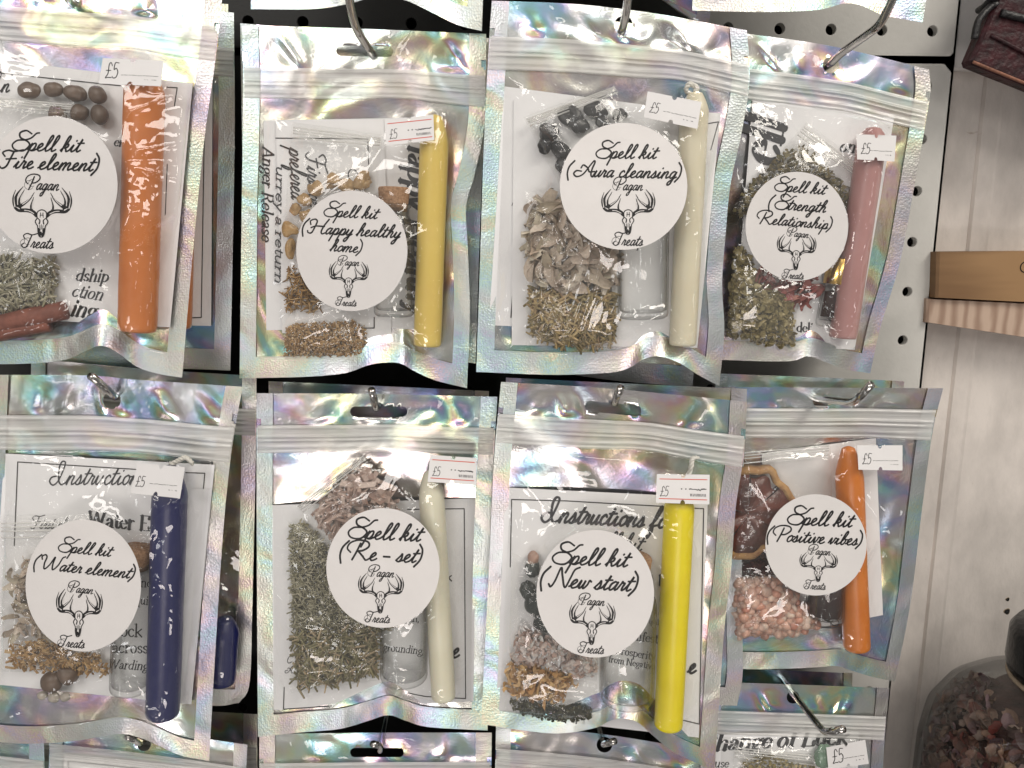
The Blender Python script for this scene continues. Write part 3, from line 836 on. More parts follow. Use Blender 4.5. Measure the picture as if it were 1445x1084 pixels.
        # slack film lies in flat facets with sharp edges
        if s.nu > 80:
            k = s.scale(s.cx, s.cy)
            wx = s.X + 10 * np.sin(s.Y / 47 + s.cx) ; wy = s.Y + 10 * np.sin(s.X / 41 + s.cy)
            tot = np.zeros_like(s.X)
            for q in range(5):
                an = r.uniform(0, math.pi); lam = r.uniform(55, 150); slope = r.uniform(.07, .15)
                ph = (wx * math.cos(an) + wy * math.sin(an)) / lam + r.uniform(0, 1)
                tri = np.abs((ph % 1) - .5) * 2
                tot += tri * slope * lam * k * .5
            amp = .5 + .5 * np.sin(s.X / 71 + r.uniform(0, 6)) * np.sin(s.Y / 83 + r.uniform(0, 6))
            fall = free.astype(float)
            for _ in range(14):
                f2 = fall.copy()
                f2[1:-1, 1:-1] = .25 * (fall[:-2, 1:-1] + fall[2:, 1:-1] + fall[1:-1, :-2] + fall[1:-1, 2:])
                fall = np.where(free, f2, 0)
            s.h = np.maximum(s.h + tot * amp * fall * .8, np.where(free, s.obst, 0))
            s.h = np.where(pin | free, s.h, s.h)
    # ---- sheets
    def sheet(s, w, mask, holed=True, sub=None):
        X, Y = s.X, s.Y
        if s.hole is not None and holed:
            X, Y = X.copy(), Y.copy()
            d = s.hole(X, Y)
            e = .5
            gx = (s.hole(X + e, Y) - d) / e; gy = (s.hole(X, Y + e) - d) / e
            cell = 2.2
            near = np.abs(d) < cell
            X[near] -= (d * gx)[near]; Y[near] -= (d * gy)[near]
        fm = mask[:-1, :-1] & mask[1:, :-1] & mask[:-1, 1:] & mask[1:, 1:]
        if s.hole is not None and holed:
            xc = (X[:-1, :-1] + X[1:, 1:] + X[1:, :-1] + X[:-1, 1:]) / 4; yc = (Y[:-1, :-1] + Y[1:, 1:] + Y[1:, :-1] + Y[:-1, 1:]) / 4
            fm = fm & (s.hole(xc, yc) > -0.2)
        V = at(X.ravel(), Y.ravel(), s.Yat(X, Y, w).ravel())
        j, i = np.nonzero(fm)
        n = s.nu
        Fc = np.stack([(j + 1) * n + i, (j + 1) * n + i + 1, j * n + i + 1, j * n + i], 1)
        used = np.unique(Fc)
        re = np.full(len(V), -1); re[used] = np.arange(len(used))
        return V[used], re[Fc].tolist()
    def skins(s, notch=True):
        full = np.ones(s.u.shape, bool)
        fold = s.wave + s.head
        V, Fc = s.sheet(s.back + fold, full)
        obj('back_panel', V, Fc, FOILS[s.skin % 4], s.t)
        inner = (s.u >= s.su - .012) & (s.u <= 1 - s.su + .012) & (s.v <= s.sv + .012)
        hd = inner & (s.v <= s.zv[0] + .01)
        V, Fc = s.sheet(fold * 1.0 + 0.0004 + s.head * .5, hd)
        obj('header', V, Fc, M['headfilm'], s.t)
        win = inner & (s.v >= s.zv[1] - .01)
        V, Fc = s.sheet(fold + 0.00045 + s.h, win, False)
        obj('front_film', V, Fc, M['film'], s.t)
        edge = (s.u <= s.su) | (s.u >= 1 - s.su) | (s.v >= s.sv)
        if notch and s.nu > 80:
            jn = int(.085 * s.nv)
            for side in (0, 1):
                for a in range(2):
                    col = a if side == 0 else s.nu - 1 - a
                    edge = edge.copy(); edge[jn:jn + 3 - a, col] = False
        V, Fc = s.sheet(fold + 0.0007, edge, False)
        obj('seal', V, Fc, SEALS[s.skin % 4], s.t)
        s.zipstrip()
    def zipstrip(s):
        nu, nv = 60, 46
        z0, z1 = s.zv
        uu, vv = np.linspace(0.004, .996, nu), np.linspace(0, 1, nv)
        X = np.zeros((nv, nu)); Y = np.zeros((nv, nu))
        ui = uu * (s.nu - 1)
        for k, a in enumerate(vv):
            vj = (z0 + a * (z1 - z0)) * (s.nv - 1)
            j0 = int(vj); f = vj - j0
            r0 = (1 - f) * s.X[j0] + f * s.X[j0 + 1]; q0 = (1 - f) * s.Y[j0] + f * s.Y[j0 + 1]
            X[k] = np.interp(ui, np.arange(s.nu), r0); Y[k] = np.interp(ui, np.arange(s.nu), q0)
        ridge = np.zeros(nv)
        for c, wd, hh in ((.10, .05, .5), (.42, .05, 1.0), (.56, .045, .8), (.80, .06, .45), (.95, .03, .4)):
            ridge += hh * np.exp(-((vv - c) / wd) ** 2)
        en = np.clip(np.minimum(uu, 1 - uu) / .09, 0, 1)
        wob = 0.0002 * np.sin(uu * 17 + s.cx) + 0.00012 * np.sin(uu * 51)
        W = .0011 + .0011 * ridge[:, None] * (.35 + .65 * en[None, :]) + wob[None, :]
        V = at(X.ravel(), Y.ravel(), s.Yat(X, Y, W).ravel())
        obj('zip_strip', V, grid_faces(nu, nv), M['zip'], s.t)
    # ---- stickers
    def disc_label(s, cx, cy, rx, ry, lines, pagan, emb, treats, rot, ink=True):
        f = s.plane(cx, cy, lambda X, Y: ((X - cx) / (rx + 2)) ** 2 + ((Y - cy) / (ry + 2)) ** 2 < 1)
        wv = lambda px, py: f(px, py) + np.interp(np.asarray(py), [0, 1], [0, 0]) * 0
        Yof = lambda px, py: s.Yat(px, py, f(px, py) + 0.0007)
        s.later = getattr(s, 'later', [])
        def make():
            mb = MB()
            n, rings = 72, 8
            th = np.linspace(0, 2 * math.pi, n, endpoint=False)
            V = [at(cx, cy, Yof(cx, cy))]
            for k in range(1, rings + 1):
                r = k / rings
                V.append(at(cx + rx * r * np.cos(th), cy + ry * r * np.sin(th), Yof(cx + rx * r * np.cos(th), cy + ry * r * np.sin(th))))
            V.append(at(cx + rx * np.cos(th), cy + ry * np.sin(th), Yof(cx + rx * np.cos(th), cy + ry * np.sin(th)) + .00015))
            Fc = [(0, 1 + i, 1 + (i + 1) % n) for i in range(n)]
            for k in range(rings):
                a, b = 1 + k * n, 1 + (k + 1) * n
                Fc += [(a + i, b + i, b + (i + 1) % n, a + (i + 1) % n) for i in range(n)]
            lab = obj('round_label', np.concatenate(V), Fc, M['label'], s.t, smooth=False)
            k1 = Ink(Yof)
            for txt, p0, p1 in lines:
                k1.text(txt, p0, p1, 'script', pen=.215, ky=.84)
            for txt, p0, p1 in (pagan, treats):
                k1.text(txt, p0, p1, 'script', pen=.22, ky=1.0)
                p0_, p1_ = np.array(p0), np.array(p1)
                L = np.linalg.norm(p1_ - p0_); e = (p1_ - p0_) / L; u_ = np.array([e[1], -e[0]])
                for (qx, qy, qr, a0, a1) in ((.10, .13, .14, 20, 330), (.20, .20, .11, 60, 300)):
                    k1.stroke(np.array([p0_ + e * L * (qx + qr * math.cos(a)) + u_ * L * (qy + qr * math.sin(a)) for a in np.radians(np.linspace(a0, a1, 22))]), .55)
            k1.build('lettering', M['ink'], lab)
            k2 = Ink(Yof)
            emblem(k2, *emb, rot)
            k2.build('emblem', [M['ink'], M['label']], lab)
        s.later.append(make)
    def price(s, quad, red=False, tx=(.08, .35), seed=1):
        q = np.asarray(quad, float)
        c = q.mean(0)
        f = s.plane(c[0], c[1], lambda X, Y: poly_sd(q, X, Y) > -1, 99)
        Yof = lambda px, py: s.Yat(px, py, f(px, py) + 0.0008)
        s.later = getattr(s, 'later', [])
        def bil(a, b):
            a, b = np.asarray(a)[..., None], np.asarray(b)[..., None]
            return (1 - a) * (1 - b) * q[0] + a * (1 - b) * q[1] + a * b * q[2] + (1 - a) * b * q[3]
        def make():
            # die-cut tag: half-round nicks at the middle of the long sides
            pts = []
            nick = [(.5 + .045 * math.cos(t), .13 * math.sin(t)) for t in np.linspace(math.pi, 0, 9)]
            pts += [(0, 0)] + nick + [(1, 0), (1, 1)] + [(a, 1 - b) for a, b in nick[::-1]] + [(0, 1)]
            top = pts[:11]; bot = pts[11:][::-1]
            A = np.array([bil(a, b) for a, b in top]); B = np.array([bil(a, b) for a, b in bot])
            n = len(A)
            def col(Q, e=0.0): return at(Q[:, 0], Q[:, 1], Yof(Q[:, 0], Q[:, 1]) + e)
            V = np.vstack([col(A), col(B), col(A, .0003), col(B, .0003)])
            Fc = [(i, i + 1, n + i + 1, n + i) for i in range(n - 1)] + [(i + 1, i, 2 * n + i, 2 * n + i + 1) for i in range(n - 1)] \
                + [(n + i, n + i + 1, 3 * n + i + 1, 3 * n + i) for i in range(n - 1)]
            st = obj('price_sticker', V, Fc, M['tagpaper'], s.t, smooth=False)
            k = Ink(Yof)
            r = random.Random(seed)
            k.text('£5', bil(tx[0], .76), bil(tx[1] * .80, .76), 'hand', pen=.16, ky=1.22)
            if red:
                k.stroke(np.array([bil(t, .17) for t in np.linspace(.06, .95, 8)]), 1.2, 1)
                k.stroke(np.array([bil(t, .85) for t in np.linspace(.06, .95, 8)]), 1.2, 1)
                for t in (.47, .55):
                    k.stroke(np.array([bil(t, .5), bil(t + .008, .5)]), 1.6)
                t = .62
                while t < .93:
                    l = r.uniform(.02, .06)
                    k.stroke(np.array([bil(t, .5), bil(min(t + l, .95), .5 + r.uniform(-.02, .05))]), r.uniform(.9, 1.7))
                    t += l + r.uniform(.005, .02)
                t = .64
                while t < .93:
                    k.stroke(np.array([bil(t, .66), bil(t + .008, .74)]), .8)
                    t += r.uniform(.02, .035)
            else:
                t = .34
                while t < .9:
                    l = r.uniform(.02, .09)
                    k.stroke(np.array([bil(t, .62 + r.uniform(-.01, .01)), bil(t + l, .62 + r.uniform(-.01, .01))]), .6)
                    t += l + r.uniform(.01, .03)
                for _ in range(7):
                    t = r.uniform(.7, .9)
                    k.stroke(np.array([bil(t, .76), bil(t + .012, .78)]), .5)
            k.build('lettering', [M['ink'], M['redink']], st)
        s.later.append(make)
    def finish(s, folds=(), nrand=9):
        s.relax(50)
        s.folds(folds, nrand)
        s.skins()
        for f in getattr(s, 'later', []):
            f()

# ------------------------------------------------------------------ what lies in the bags
def wax(name, col, col2=None, rough=0.32):
    return simple(name, col, rough, sss=0.35, nscale=60, col2=col2 or tuple(c * .86 for c in col), bump=0.12, bscale=240, spec=0.5)

def candle(bag, label, a, b, r_px, m_, tip=24, tipr=.45, w=None, wick=None, group='spell candles in the bags'):
    a, b = np.asarray(a, float), np.asarray(b, float)
    k = bag.scale(*((a + b) / 2))
    r = r_px * k
    wc = (r + .0012) if w is None else w
    p0 = bag.P(b[0], b[1], wc)[0]; p1 = bag.P(a[0], a[1], wc)[0]
    L = np.linalg.norm(p1 - p0)
    t = tip * k
    ax = p1 - p0
    mb = MB()
    prof = [(0.0, 0.0002), (0.0, r * .9), (r * .1, r * .985), (r * .3, r)]
    prof += [(q * (L - t), r * (1 + .006 * math.sin(q * 9))) for q in np.linspace(.1, .97, 12)]
    prof += [(L - t * (1 - q), r * (1 - (1 - tipr) * q ** 1.5)) for q in np.linspace(.03, .93, 9)]
    prof += [(L - t * .03, r * tipr * .75), (L, r * tipr * .3), (L + .0002, .0002)]
    lathe(mb, p0, ax, prof, 40, wob=.006)
    o = thing('candle', label, 'candle', p0, group)
    mb.build('wax', m_, o)
    if wick:
        pts = np.array([bag.P(x, y, wc)[0] for x, y in wick])
        wb = MB()
        c = catmull(pts, 10)
        x_, y_, _ = frame(c[-1] - c[0])
        for ph in (0, 2.1, 4.2):
            tt = np.linspace(0, 16, len(c))
            tube(wb, c + np.outer(np.cos(tt + ph), x_) * .0006 + np.outer(np.sin(tt + ph), y_) * .0006, .0006, 7)
        wb.build('wick', M['wick'], o)
    bag.push_bar(a, b, r_px, wc)
    return o

def vial(bag, label, a, b, r_px, cork=True, cork_len=26, cap=None, fill=None, w=None, neck=.74):
    """small bottle; a = mouth end, b = bottom end of the glass"""
    a, b = np.asarray(a, float), np.asarray(b, float)
    k = bag.scale(*((a + b) / 2))
    r = r_px * k
    wc = r * .72 if w is None else w
    p0 = bag.P(b[0], b[1], wc)[0]; p1 = bag.P(a[0], a[1], wc)[0]
    L = np.linalg.norm(p1 - p0); ax = (p1 - p0) / L
    o = thing('glass_vial', label, 'glass bottle', p0, 'little glass vials in the bags')
    n = neck * r
    th = .0007
    outer = [(0.0006, .0002), (.0002, r * .7), (0.0, r * .86), (.0008, r * .97), (.002, r), (L - r * 1.25, r), (L - r * .9, r * .96), (L - r * .62, n * 1.04), (L - r * .5, n), (L - r * .22, n), (L - r * .14, n * 1.12), (L - .0004, n * 1.12), (L, n * 1.04)]
    inner = [(L - .0003, n * .94), (L - r * .5, n - th), (L - r * .9, r * .94 - th), (L - r * 1.25, r - th), (.0035, r - th), (.0026, r * .8), (.0032, r * .4), (.0036, .0002)]
    mb = MB()
    lathe(mb, p0, ax, outer + inner, 44)
    mb.build('glass', M['glass'], o)
    if fill is not None:
        lv, fm = fill
        mb = MB()
        lathe(mb, p0, ax, [(.0042, .0002), (.0042, r - th * 2.2), (.004 + lv * L, r - th * 2.2), (.004 + lv * L + .001, .0002)], 32, wob=.03)
        mb.build('filling', fm, o)
    if cork:
        mb = MB()
        cl = cork_len * k
        q = p0 + ax * (L - r * .35)
        lathe(mb, q, ax, [(0, .0002), (0, n * .88), (r * .35, n * .95), (r * .35 + cl * .9, n * 1.05), (r * .35 + cl, n * 1.0), (r * .35 + cl + .0002, .0002)], 30, wob=.015)
        mb.build('cork', M['cork'], o)
    if cap is not None:
        mb = MB()
        cl = cap * k
        lathe(mb, p0 + ax * (L - r * .3), ax, [(0, n * 1.16), (cl, n * 1.2), (cl + .0005, n * 1.1), (cl + .0006, .0002)], 36)
        mb.build('cap', M['gold'], o)
    bag.push_bar(a, b, r_px * .97, wc)
    if cork: 
        e = (a - b) / np.linalg.norm(a - b)
        bag.push_bar(a, a + e * cork_len, r_px * .7, wc)
    return o

def paper(bag, label, quad, w=.0006, curl=0.0, border=None, lines=(), texts=(), bw=1.4, group='printed instruction sheets in the bags'):
    q = np.asarray(quad, float)
    nu, nv = 14, 18
    a, b = np.meshgrid(np.linspace(0, 1, nu), np.linspace(0, 1, nv))
    A, B = a[..., None], b[..., None]
    G = (1 - A) * (1 - B) * q[0] + A * (1 - B) * q[1] + A * B * q[2] + (1 - A) * B * q[3]
    Wf = w + curl * (a ** 3) + .0003 * np.sin(a * 5 + b * 3)
    V = at(G[..., 0].ravel(), G[..., 1].ravel(), bag.Yat(G[..., 0], G[..., 1], Wf).ravel())
    V2 = at(G[..., 0].ravel(), G[..., 1].ravel(), bag.Yat(G[..., 0], G[..., 1], Wf - .00012).ravel())
    Fc = grid_faces(nu, nv)
    n = nu * nv
    o = obj('instruction_sheet', np.vstack([V, V2]), Fc + [tuple(i + n for i in f[::-1]) for f in Fc], M['paper'])
    tag(o, label, 'paper sheet', group)
    if border or lines or texts:
        e0, e1, e3 = q[0], q[1] - q[0], q[3] - q[0]
        Mi = np.linalg.inv(np.stack([e1, e3], 1))
        def Yof(px, py):
            d = np.stack([np.asarray(px, float).ravel() - e0[0], np.asarray(py, float).ravel() - e0[1]], 0)
            st = Mi @ d
            aa, bb = np.clip(st[0], 0, 1), np.clip(st[1], 0, 1)
            return bag.Yat(np.asarray(px).ravel(), np.asarray(py).ravel(), w + curl * aa ** 3 + .0003 * np.sin(aa * 5 + bb * 3) + .00012)
        k = Ink(Yof)
        def ln(P, wd, mi=0):
            P = np.asarray(P, float)
            for i in range(len(P) - 1):
                t = np.linspace(0, 1, 12)[:, None]
                k.stroke(P[i] * (1 - t) + P[i + 1] * t, wd, mi)
        for P in (border or []):
            ln(P, bw)
        for t in texts:
            txt, p0, p1, font = t[:4]
            kw = t[4] if len(t) > 4 else {}
            k.text(txt, p0, p1, font, **kw)
        k.build('printing', [M['ink'], M['greyink']], o)
    return o

def sachet(bag, label, quad, w=.0015, thick=.004, zip_end=None, group='small clear herb sachets'):
    q = np.asarray(quad, float)
    n = 26
    a, b = np.meshgrid(np.linspace(0, 1, n), np.linspace(0, 1, n))
    A, B = a[..., None], b[..., None]
    G = (1 - A) * (1 - B) * q[0] + A * (1 - B) * q[1] + A * B * q[2] + (1 - A) * B * q[3]
    pil = (np.sin(np.pi * a) * np.sin(np.pi * b)) ** .45
    r = bag.rng
    cr = sum(r.uniform(-.0005, .0006) * np.sin(r.uniform(3, 16) * a + r.uniform(3, 16) * b + r.uniform(0, 6)) for _ in range(6))
    V1 = at(G[..., 0].ravel(), G[..., 1].ravel(), bag.Yat(G[..., 0], G[..., 1], w + thick * pil + cr * pil).ravel())
    mb = MB()
    mb.add(V1, grid_faces(n, n))
    o = thing('herb_sachet', label, 'sachet', bag.P(*q.mean(0), w)[0], group)
    mb.build('film', M['sachet'], o)
    if zip_end is not None:
        # two pressed ridges along one side (0 top, 1 right, 2 bottom, 3 left)
        i0 = zip_end
        p, p2 = q[i0], q[(i0 + 1) % 4]
        d0, d1 = q[(i0 + 3) % 4] - p, q[(i0 + 2) % 4] - p2
        zb = MB()
        for t in (.05, .075, .10, .14):
            s0, s1 = p + d0 * t, p2 + d1 * t
            tt = np.linspace(.02, .98, 14)[:, None]
            L = s0 * (1 - tt) + s1 * tt
            P = at(L[:, 0], L[:, 1], bag.Yat(L[:, 0], L[:, 1], w + .0012))
            tube(zb, P, .00035, 6)
        zb.build('zip', M['zip'], o)
    bag.push_poly(q, w + thick, 22)
    return o

def crumbs(bag, name, label, poly, n, kind, size, m_, w=(.0015, .005), aspect=4.0, cat='dried herbs'):
    """loose filling nobody could count, heaped inside an outline (photo pixels)"""
    P = np.asarray(poly, float)
    lo, hi = P.min(0), P.max(0)
    r = bag.rng
    pts = np.zeros((0, 2))
    while len(pts) < n:
        c = lo + r.random((n * 2, 2)) * (hi - lo)
        d = poly_sd(P, c[:, 0], c[:, 1])
        pts = np.vstack([pts, c[d > r.random(len(c)) * 5]])
    pts = pts[:n]
    d = poly_sd(P, pts[:, 0], pts[:, 1])
    hgt = np.clip(d / 16, .15, 1) ** .6
    W = w[0] + (w[1] - w[0]) * hgt * (1 - .9 * r.random(n) ** 2.0)
    k = bag.scale(*P.mean(0))
    mb = MB()
    C0 = bag.P(pts[:, 0], pts[:, 1], W)
    for i in range(n):
        s = r.uniform(*size) * k
        z = r.normal(size=3); z[1] -= .6
        x = r.normal(size=3); x[1] *= .45
        x /= np.linalg.norm(x)
        z -= x * (z @ x); z /= np.linalg.norm(z)
        y = np.cross(z, x)
        c = C0[i]
        if kind == 'needle':
            l, t = s * aspect * r.uniform(.6, 1.25), s * .5
            bend = r.normal() * l * .07
            V = []
            for q, tw in ((-.5, .7), (0, 1.0), (.5, .6)):
                o = c + x * l * q + y * bend * (1 - 4 * q * q)
                V += [o + y * t * tw, o - y * t * .5 * tw + z * t * .8 * tw, o - y * t * .5 * tw - z * t * .8 * tw]
            mb.add(V, [(0, 1, 4, 3), (1, 2, 5, 4), (2, 0, 3, 5), (3, 4, 7, 6), (4, 5, 8, 7), (5, 3, 6, 8), (2, 1, 0), (6, 7, 8)])
        elif kind == 'flake':
            l, t = s * r.uniform(.7, 1.3), s * r.uniform(.45, .9)
            bz = z * s * r.uniform(-.35, .35)
            V = [c - x * l - y * t * .5, c - x * l * .2 - y * t + bz * .3, c + x * l - y * t * .4, c + x * l * .8 + y * t * .6, c + x * .1 * l + y * t - bz * .2, c - x * l * .9 + y * t * .5, c + bz]
            mb.add(V, [(i_, (i_ + 1) % 6, 6) for i_ in range(6)])
        elif kind == 'chip':
            l, t, h = s * aspect * .5 * r.uniform(.6, 1.2), s * r.uniform(.4, .8), s * .18
            R = np.stack([x, y, z], 1)
            V = np.array([[a * l * (1 - .2 * r.random()), b_ * t * (1 - .3 * r.random()), e * h] for a in (-1, 1) for b_ in (-1, 1) for e in (-1, 1)]) @ R.T + c
            mb.add(V, [(0, 1, 3, 2), (4, 6, 7, 5), (0, 4, 5, 1), (2, 3, 7, 6), (0, 2, 6, 4), (1, 5, 7, 3)])
        elif kind == 'chunk':
            R = np.stack([x, y, z], 1)
            if name == 'rock_salt':
                v_, f_ = ICO1
                nn = 1 - .35 * np.clip(v_ @ r.normal(size=3), 0, 1) - .3 * np.clip(v_ @ r.normal(size=3), 0, 1) + .06 * r.normal(size=len(v_))
                mb.add((v_ * nn[:, None] * s * r.uniform(.55, .95, 3)) @ R.T + c, f_)
                continue
            V = np.array([[1, 0, 0], [-1, 0, 0], [0, 1, 0], [0, -1, 0], [0, 0, 1], [0, 0, -1]]) * s * r.uniform(.55, 1.1, (6, 1)) + r.normal(size=(6, 3)) * s * .18
            mb.add(V @ R.T + c, [(0, 2, 4), (2, 1, 4), (1, 3, 4), (3, 0, 4), (2, 0, 5), (1, 2, 5), (3, 1, 5), (0, 3, 5)])
        elif kind == 'petal':
            l, t = s * r.uniform(.8, 1.5), s * r.uniform(.35, .7)
            V = []
            cu, tw = r.uniform(-.6, .6), r.uniform(.2, .9)
            for a in np.linspace(-1, 1, 6):
                wd = t * (1 - a * a * .8) ** .6 * (1 + .15 * r.normal())
                for b_ in (-1, -.35, .35, 1):
                    V.append(c + x * l * a + y * wd * b_ + z * (s * cu * (1 - a * a) + t * tw * b_ * b_))
            mb.add(V, grid_faces(4, 6))
        elif kind == 'curl':
            l, t = s * aspect, s * .35
            ph, kk = r.uniform(0, 6), r.uniform(2, 5)
            V = []
            for a in np.linspace(-.5, .5, 9):
                o = c + x * l * a + y * l * .22 * math.sin(kk * a * 2 + ph) + z * l * .06 * math.cos(kk * a * 3 + ph)
                V += [o + y * t + z * t * .3, o - y * t]
            mb.add(V, [(2 * q, 2 * q + 1, 2 * q + 3, 2 * q + 2) for q in range(8)])
    o = mb.build(name, m_, None, smooth=kind in ('petal', 'needle', 'curl') or name == 'rock_salt')
    tag(o, label, cat, None, 'stuff')
    bag.push_poly(P, w[1] + .0006, 18)
    return o

def ico(sub=2):
    t = (1 + 5 ** .5) / 2
    v = [(-1, t, 0), (1, t, 0), (-1, -t, 0), (1, -t, 0), (0, -1, t), (0, 1, t), (0, -1, -t), (0, 1, -t), (t, 0, -1), (t, 0, 1), (-t, 0, -1), (-t, 0, 1)]
    f = [(0, 11, 5), (0, 5, 1), (0, 1, 7), (0, 7, 10), (0, 10, 11), (1, 5, 9), (5, 11, 4), (11, 10, 2), (10, 7, 6), (7, 1, 8), (3, 9, 4), (3, 4, 2), (3, 2, 6), (3, 6, 8), (3, 8, 9), (4, 9, 5), (2, 4, 11), (6, 2, 10), (8, 6, 7), (9, 8, 1)]
    v = [np.array(p) / np.linalg.norm(p) for p in v]
    for _ in range(sub):
        cache, nf = {}, []
        def mid(a, b):
            kk = (min(a, b), max(a, b))
            if kk not in cache:
                p = v[a] + v[b]; v.append(p / np.linalg.norm(p)); cache[kk] = len(v) - 1
            return cache[kk]
        for a, b, c in f:
            x, y, z = mid(a, b), mid(b, c), mid(c, a)
            nf += [(a, x, z), (b, y, x), (c, z, y), (x, y, z)]
        f = nf
    return np.array(v), f
ICO = ico(3)
ICO1 = ico(1)

def stones(bag, name, items, m_, label, group, w=.0045, rough=.25, flat=.6, cat='stone', facet=False):
    """items: (x, y, rx, ry, tilt deg[, label])"""
    r = bag.rng
    for it in items:
        x, y, rx, ry, ang = it[:5]
        lb = it[5] if len(it) > 5 else label
        k = bag.scale(x, y)
        v, f = ICO
        d = v.copy()
        n = np.ones(len(v))
        for _ in range(7 if facet else 5):
            q = r.normal(size=3); q /= np.linalg.norm(q)
            dd = v @ q
            n -= (rough * (.9 if facet else .6)) * np.clip(dd - (.45 if facet else .3), 0, 1)
        n += .04 * np.sin(v @ r.normal(size=3) * 4 + r.uniform(0, 6))
        d *= n[:, None]
        d *= np.array([rx, min(rx, ry) * flat * 1.3, ry]) * k
        ca, sa = math.cos(math.radians(-ang)), math.sin(math.radians(-ang))
        d = d @ np.array([[ca, 0, -sa], [0, 1, 0], [sa, 0, ca]]).T
        c = bag.P(x, y, w)[0]
        o = obj(name, d + c, f, m_, None, smooth=True)
        tag(o, lb, cat, group)
        dd = np.hypot((bag.X - x) / rx, (bag.Y - y) / ry)
        bag.push(np.where(dd < 1, w + min(rx, ry) * flat * 1.2 * k * np.sqrt(np.clip(1 - dd ** 2, 0, 1)), 0))

def hook(label, hole, Yb, pts, r=.0016):
    """display hook: straight from the board through the hang hole, end bent up"""
    h = at(hole[0], hole[1], Yb)[0]
    P = [np.array([h[0], .006, h[2]]), np.array([h[0], Yb * .5, h[2]]), h]
    P += [at(x, y, Yb - d)[0] for x, y, d in pts]
    # straight runs with rounded corners
    Q = [P[0]]
    for i in range(1, len(P) - 1):
        a, b, c = P[i - 1], P[i], P[i + 1]
        d1 = min(.35, .004 / (np.linalg.norm(b - a) + 1e-9)); d2 = min(.35, .004 / (np.linalg.norm(c - b) + 1e-9))
        s_, e_ = b + (a - b) * d1, b + (c - b) * d2
        for t in np.linspace(0, 1, 7):
            Q.append((1 - t) ** 2 * s_ + 2 * t * (1 - t) * b + t * t * e_)
    Q.append(P[-1])
    mb = MB()
    tube(mb, np.array(Q), r, 18)
    o = mb.build('display_hook', M['chrome'], None)
    # flat shaded ends
    tag(o, label, 'hook', 'steel display hooks')
    return o

# ------------------------------------------------------------------ the setting: pegboard, wall
WALLY, XE, ZS = 0.018, 0.2188, 0.1608
def painted(name, col, rough=0.45, streak=False):
    mm, t, n, ramp, out = mat(name)
    tc = n('ShaderNodeTexCoord')
    mp = n('ShaderNodeMapping', {'Vector': tc.outputs['Object'], 'Scale': (1, 1, .5) if streak else (1, 1, 1)})
    a = n('ShaderNodeTexNoise', {'Vector': mp.outputs[0], 'Scale': 38.0, 'Detail': 6.0, 'Roughness': .65})
    b = n('ShaderNodeTexNoise', {'Vector': mp.outputs[0], 'Scale': 420.0, 'Detail': 4.0})
    base = ramp(a.outputs['Fac'], [(0.30, tuple(c * (.74 if streak else .9) for c in col)), (0.62, col)])
    if streak:
        st = n('ShaderNodeTexNoise', {'Vector': tc.outputs['Object'], 'Scale': 85.0, 'Detail': 7.0, 'Distortion': 1.0})
        sm = ramp(st.outputs['Fac'], [(.70, (0, 0, 0)), (.78, (1, 1, 1))])
        mx = n('ShaderNodeMix', data_type='RGBA')
        t.links.new(sm, mx.inputs[0]); t.links.new(base, mx.inputs[6])
        mx.inputs[7].default_value = (col[0] * .62, col[1] * .55, col[2] * .5, 1)
        base = mx.outputs[2]
    bp = n('ShaderNodeBump', {'Height': b.outputs['Fac'], 'Strength': .2 if streak else .12, 'Distance': .0008})
    bp2 = n('ShaderNodeBump', {'Height': a.outputs['Fac'], 'Strength': .35 if streak else .05, 'Distance': .002, 'Normal': bp.outputs[0]})
    p = n('ShaderNodeBsdfPrincipled', {'Base Color': base, 'Roughness': rough, 'Normal': bp2.outputs[0]})
    out(p.outputs[0])
    return mm
M['board'] = painted('white_powder_coat', (0.62, 0.605, 0.57), 0.42)
M['wallpaint'] = painted('old_white_wall_paint', (0.70, 0.645, 0.60), 0.6, True)
M['trim'] = painted('white_trim_paint', (0.62, 0.60, 0.585), 0.45)
M['shadeboard'] = simple('gap_shade_black', (.012, .012, .011), .55, bump=.1, bscale=900)  # black colour holds the deep shade of the gaps behind the bags
M['dark'] = simple('hole_shade_black', (0.006, 0.006, 0.006), 0.9)  # near-black colour gives holes and recesses their shade

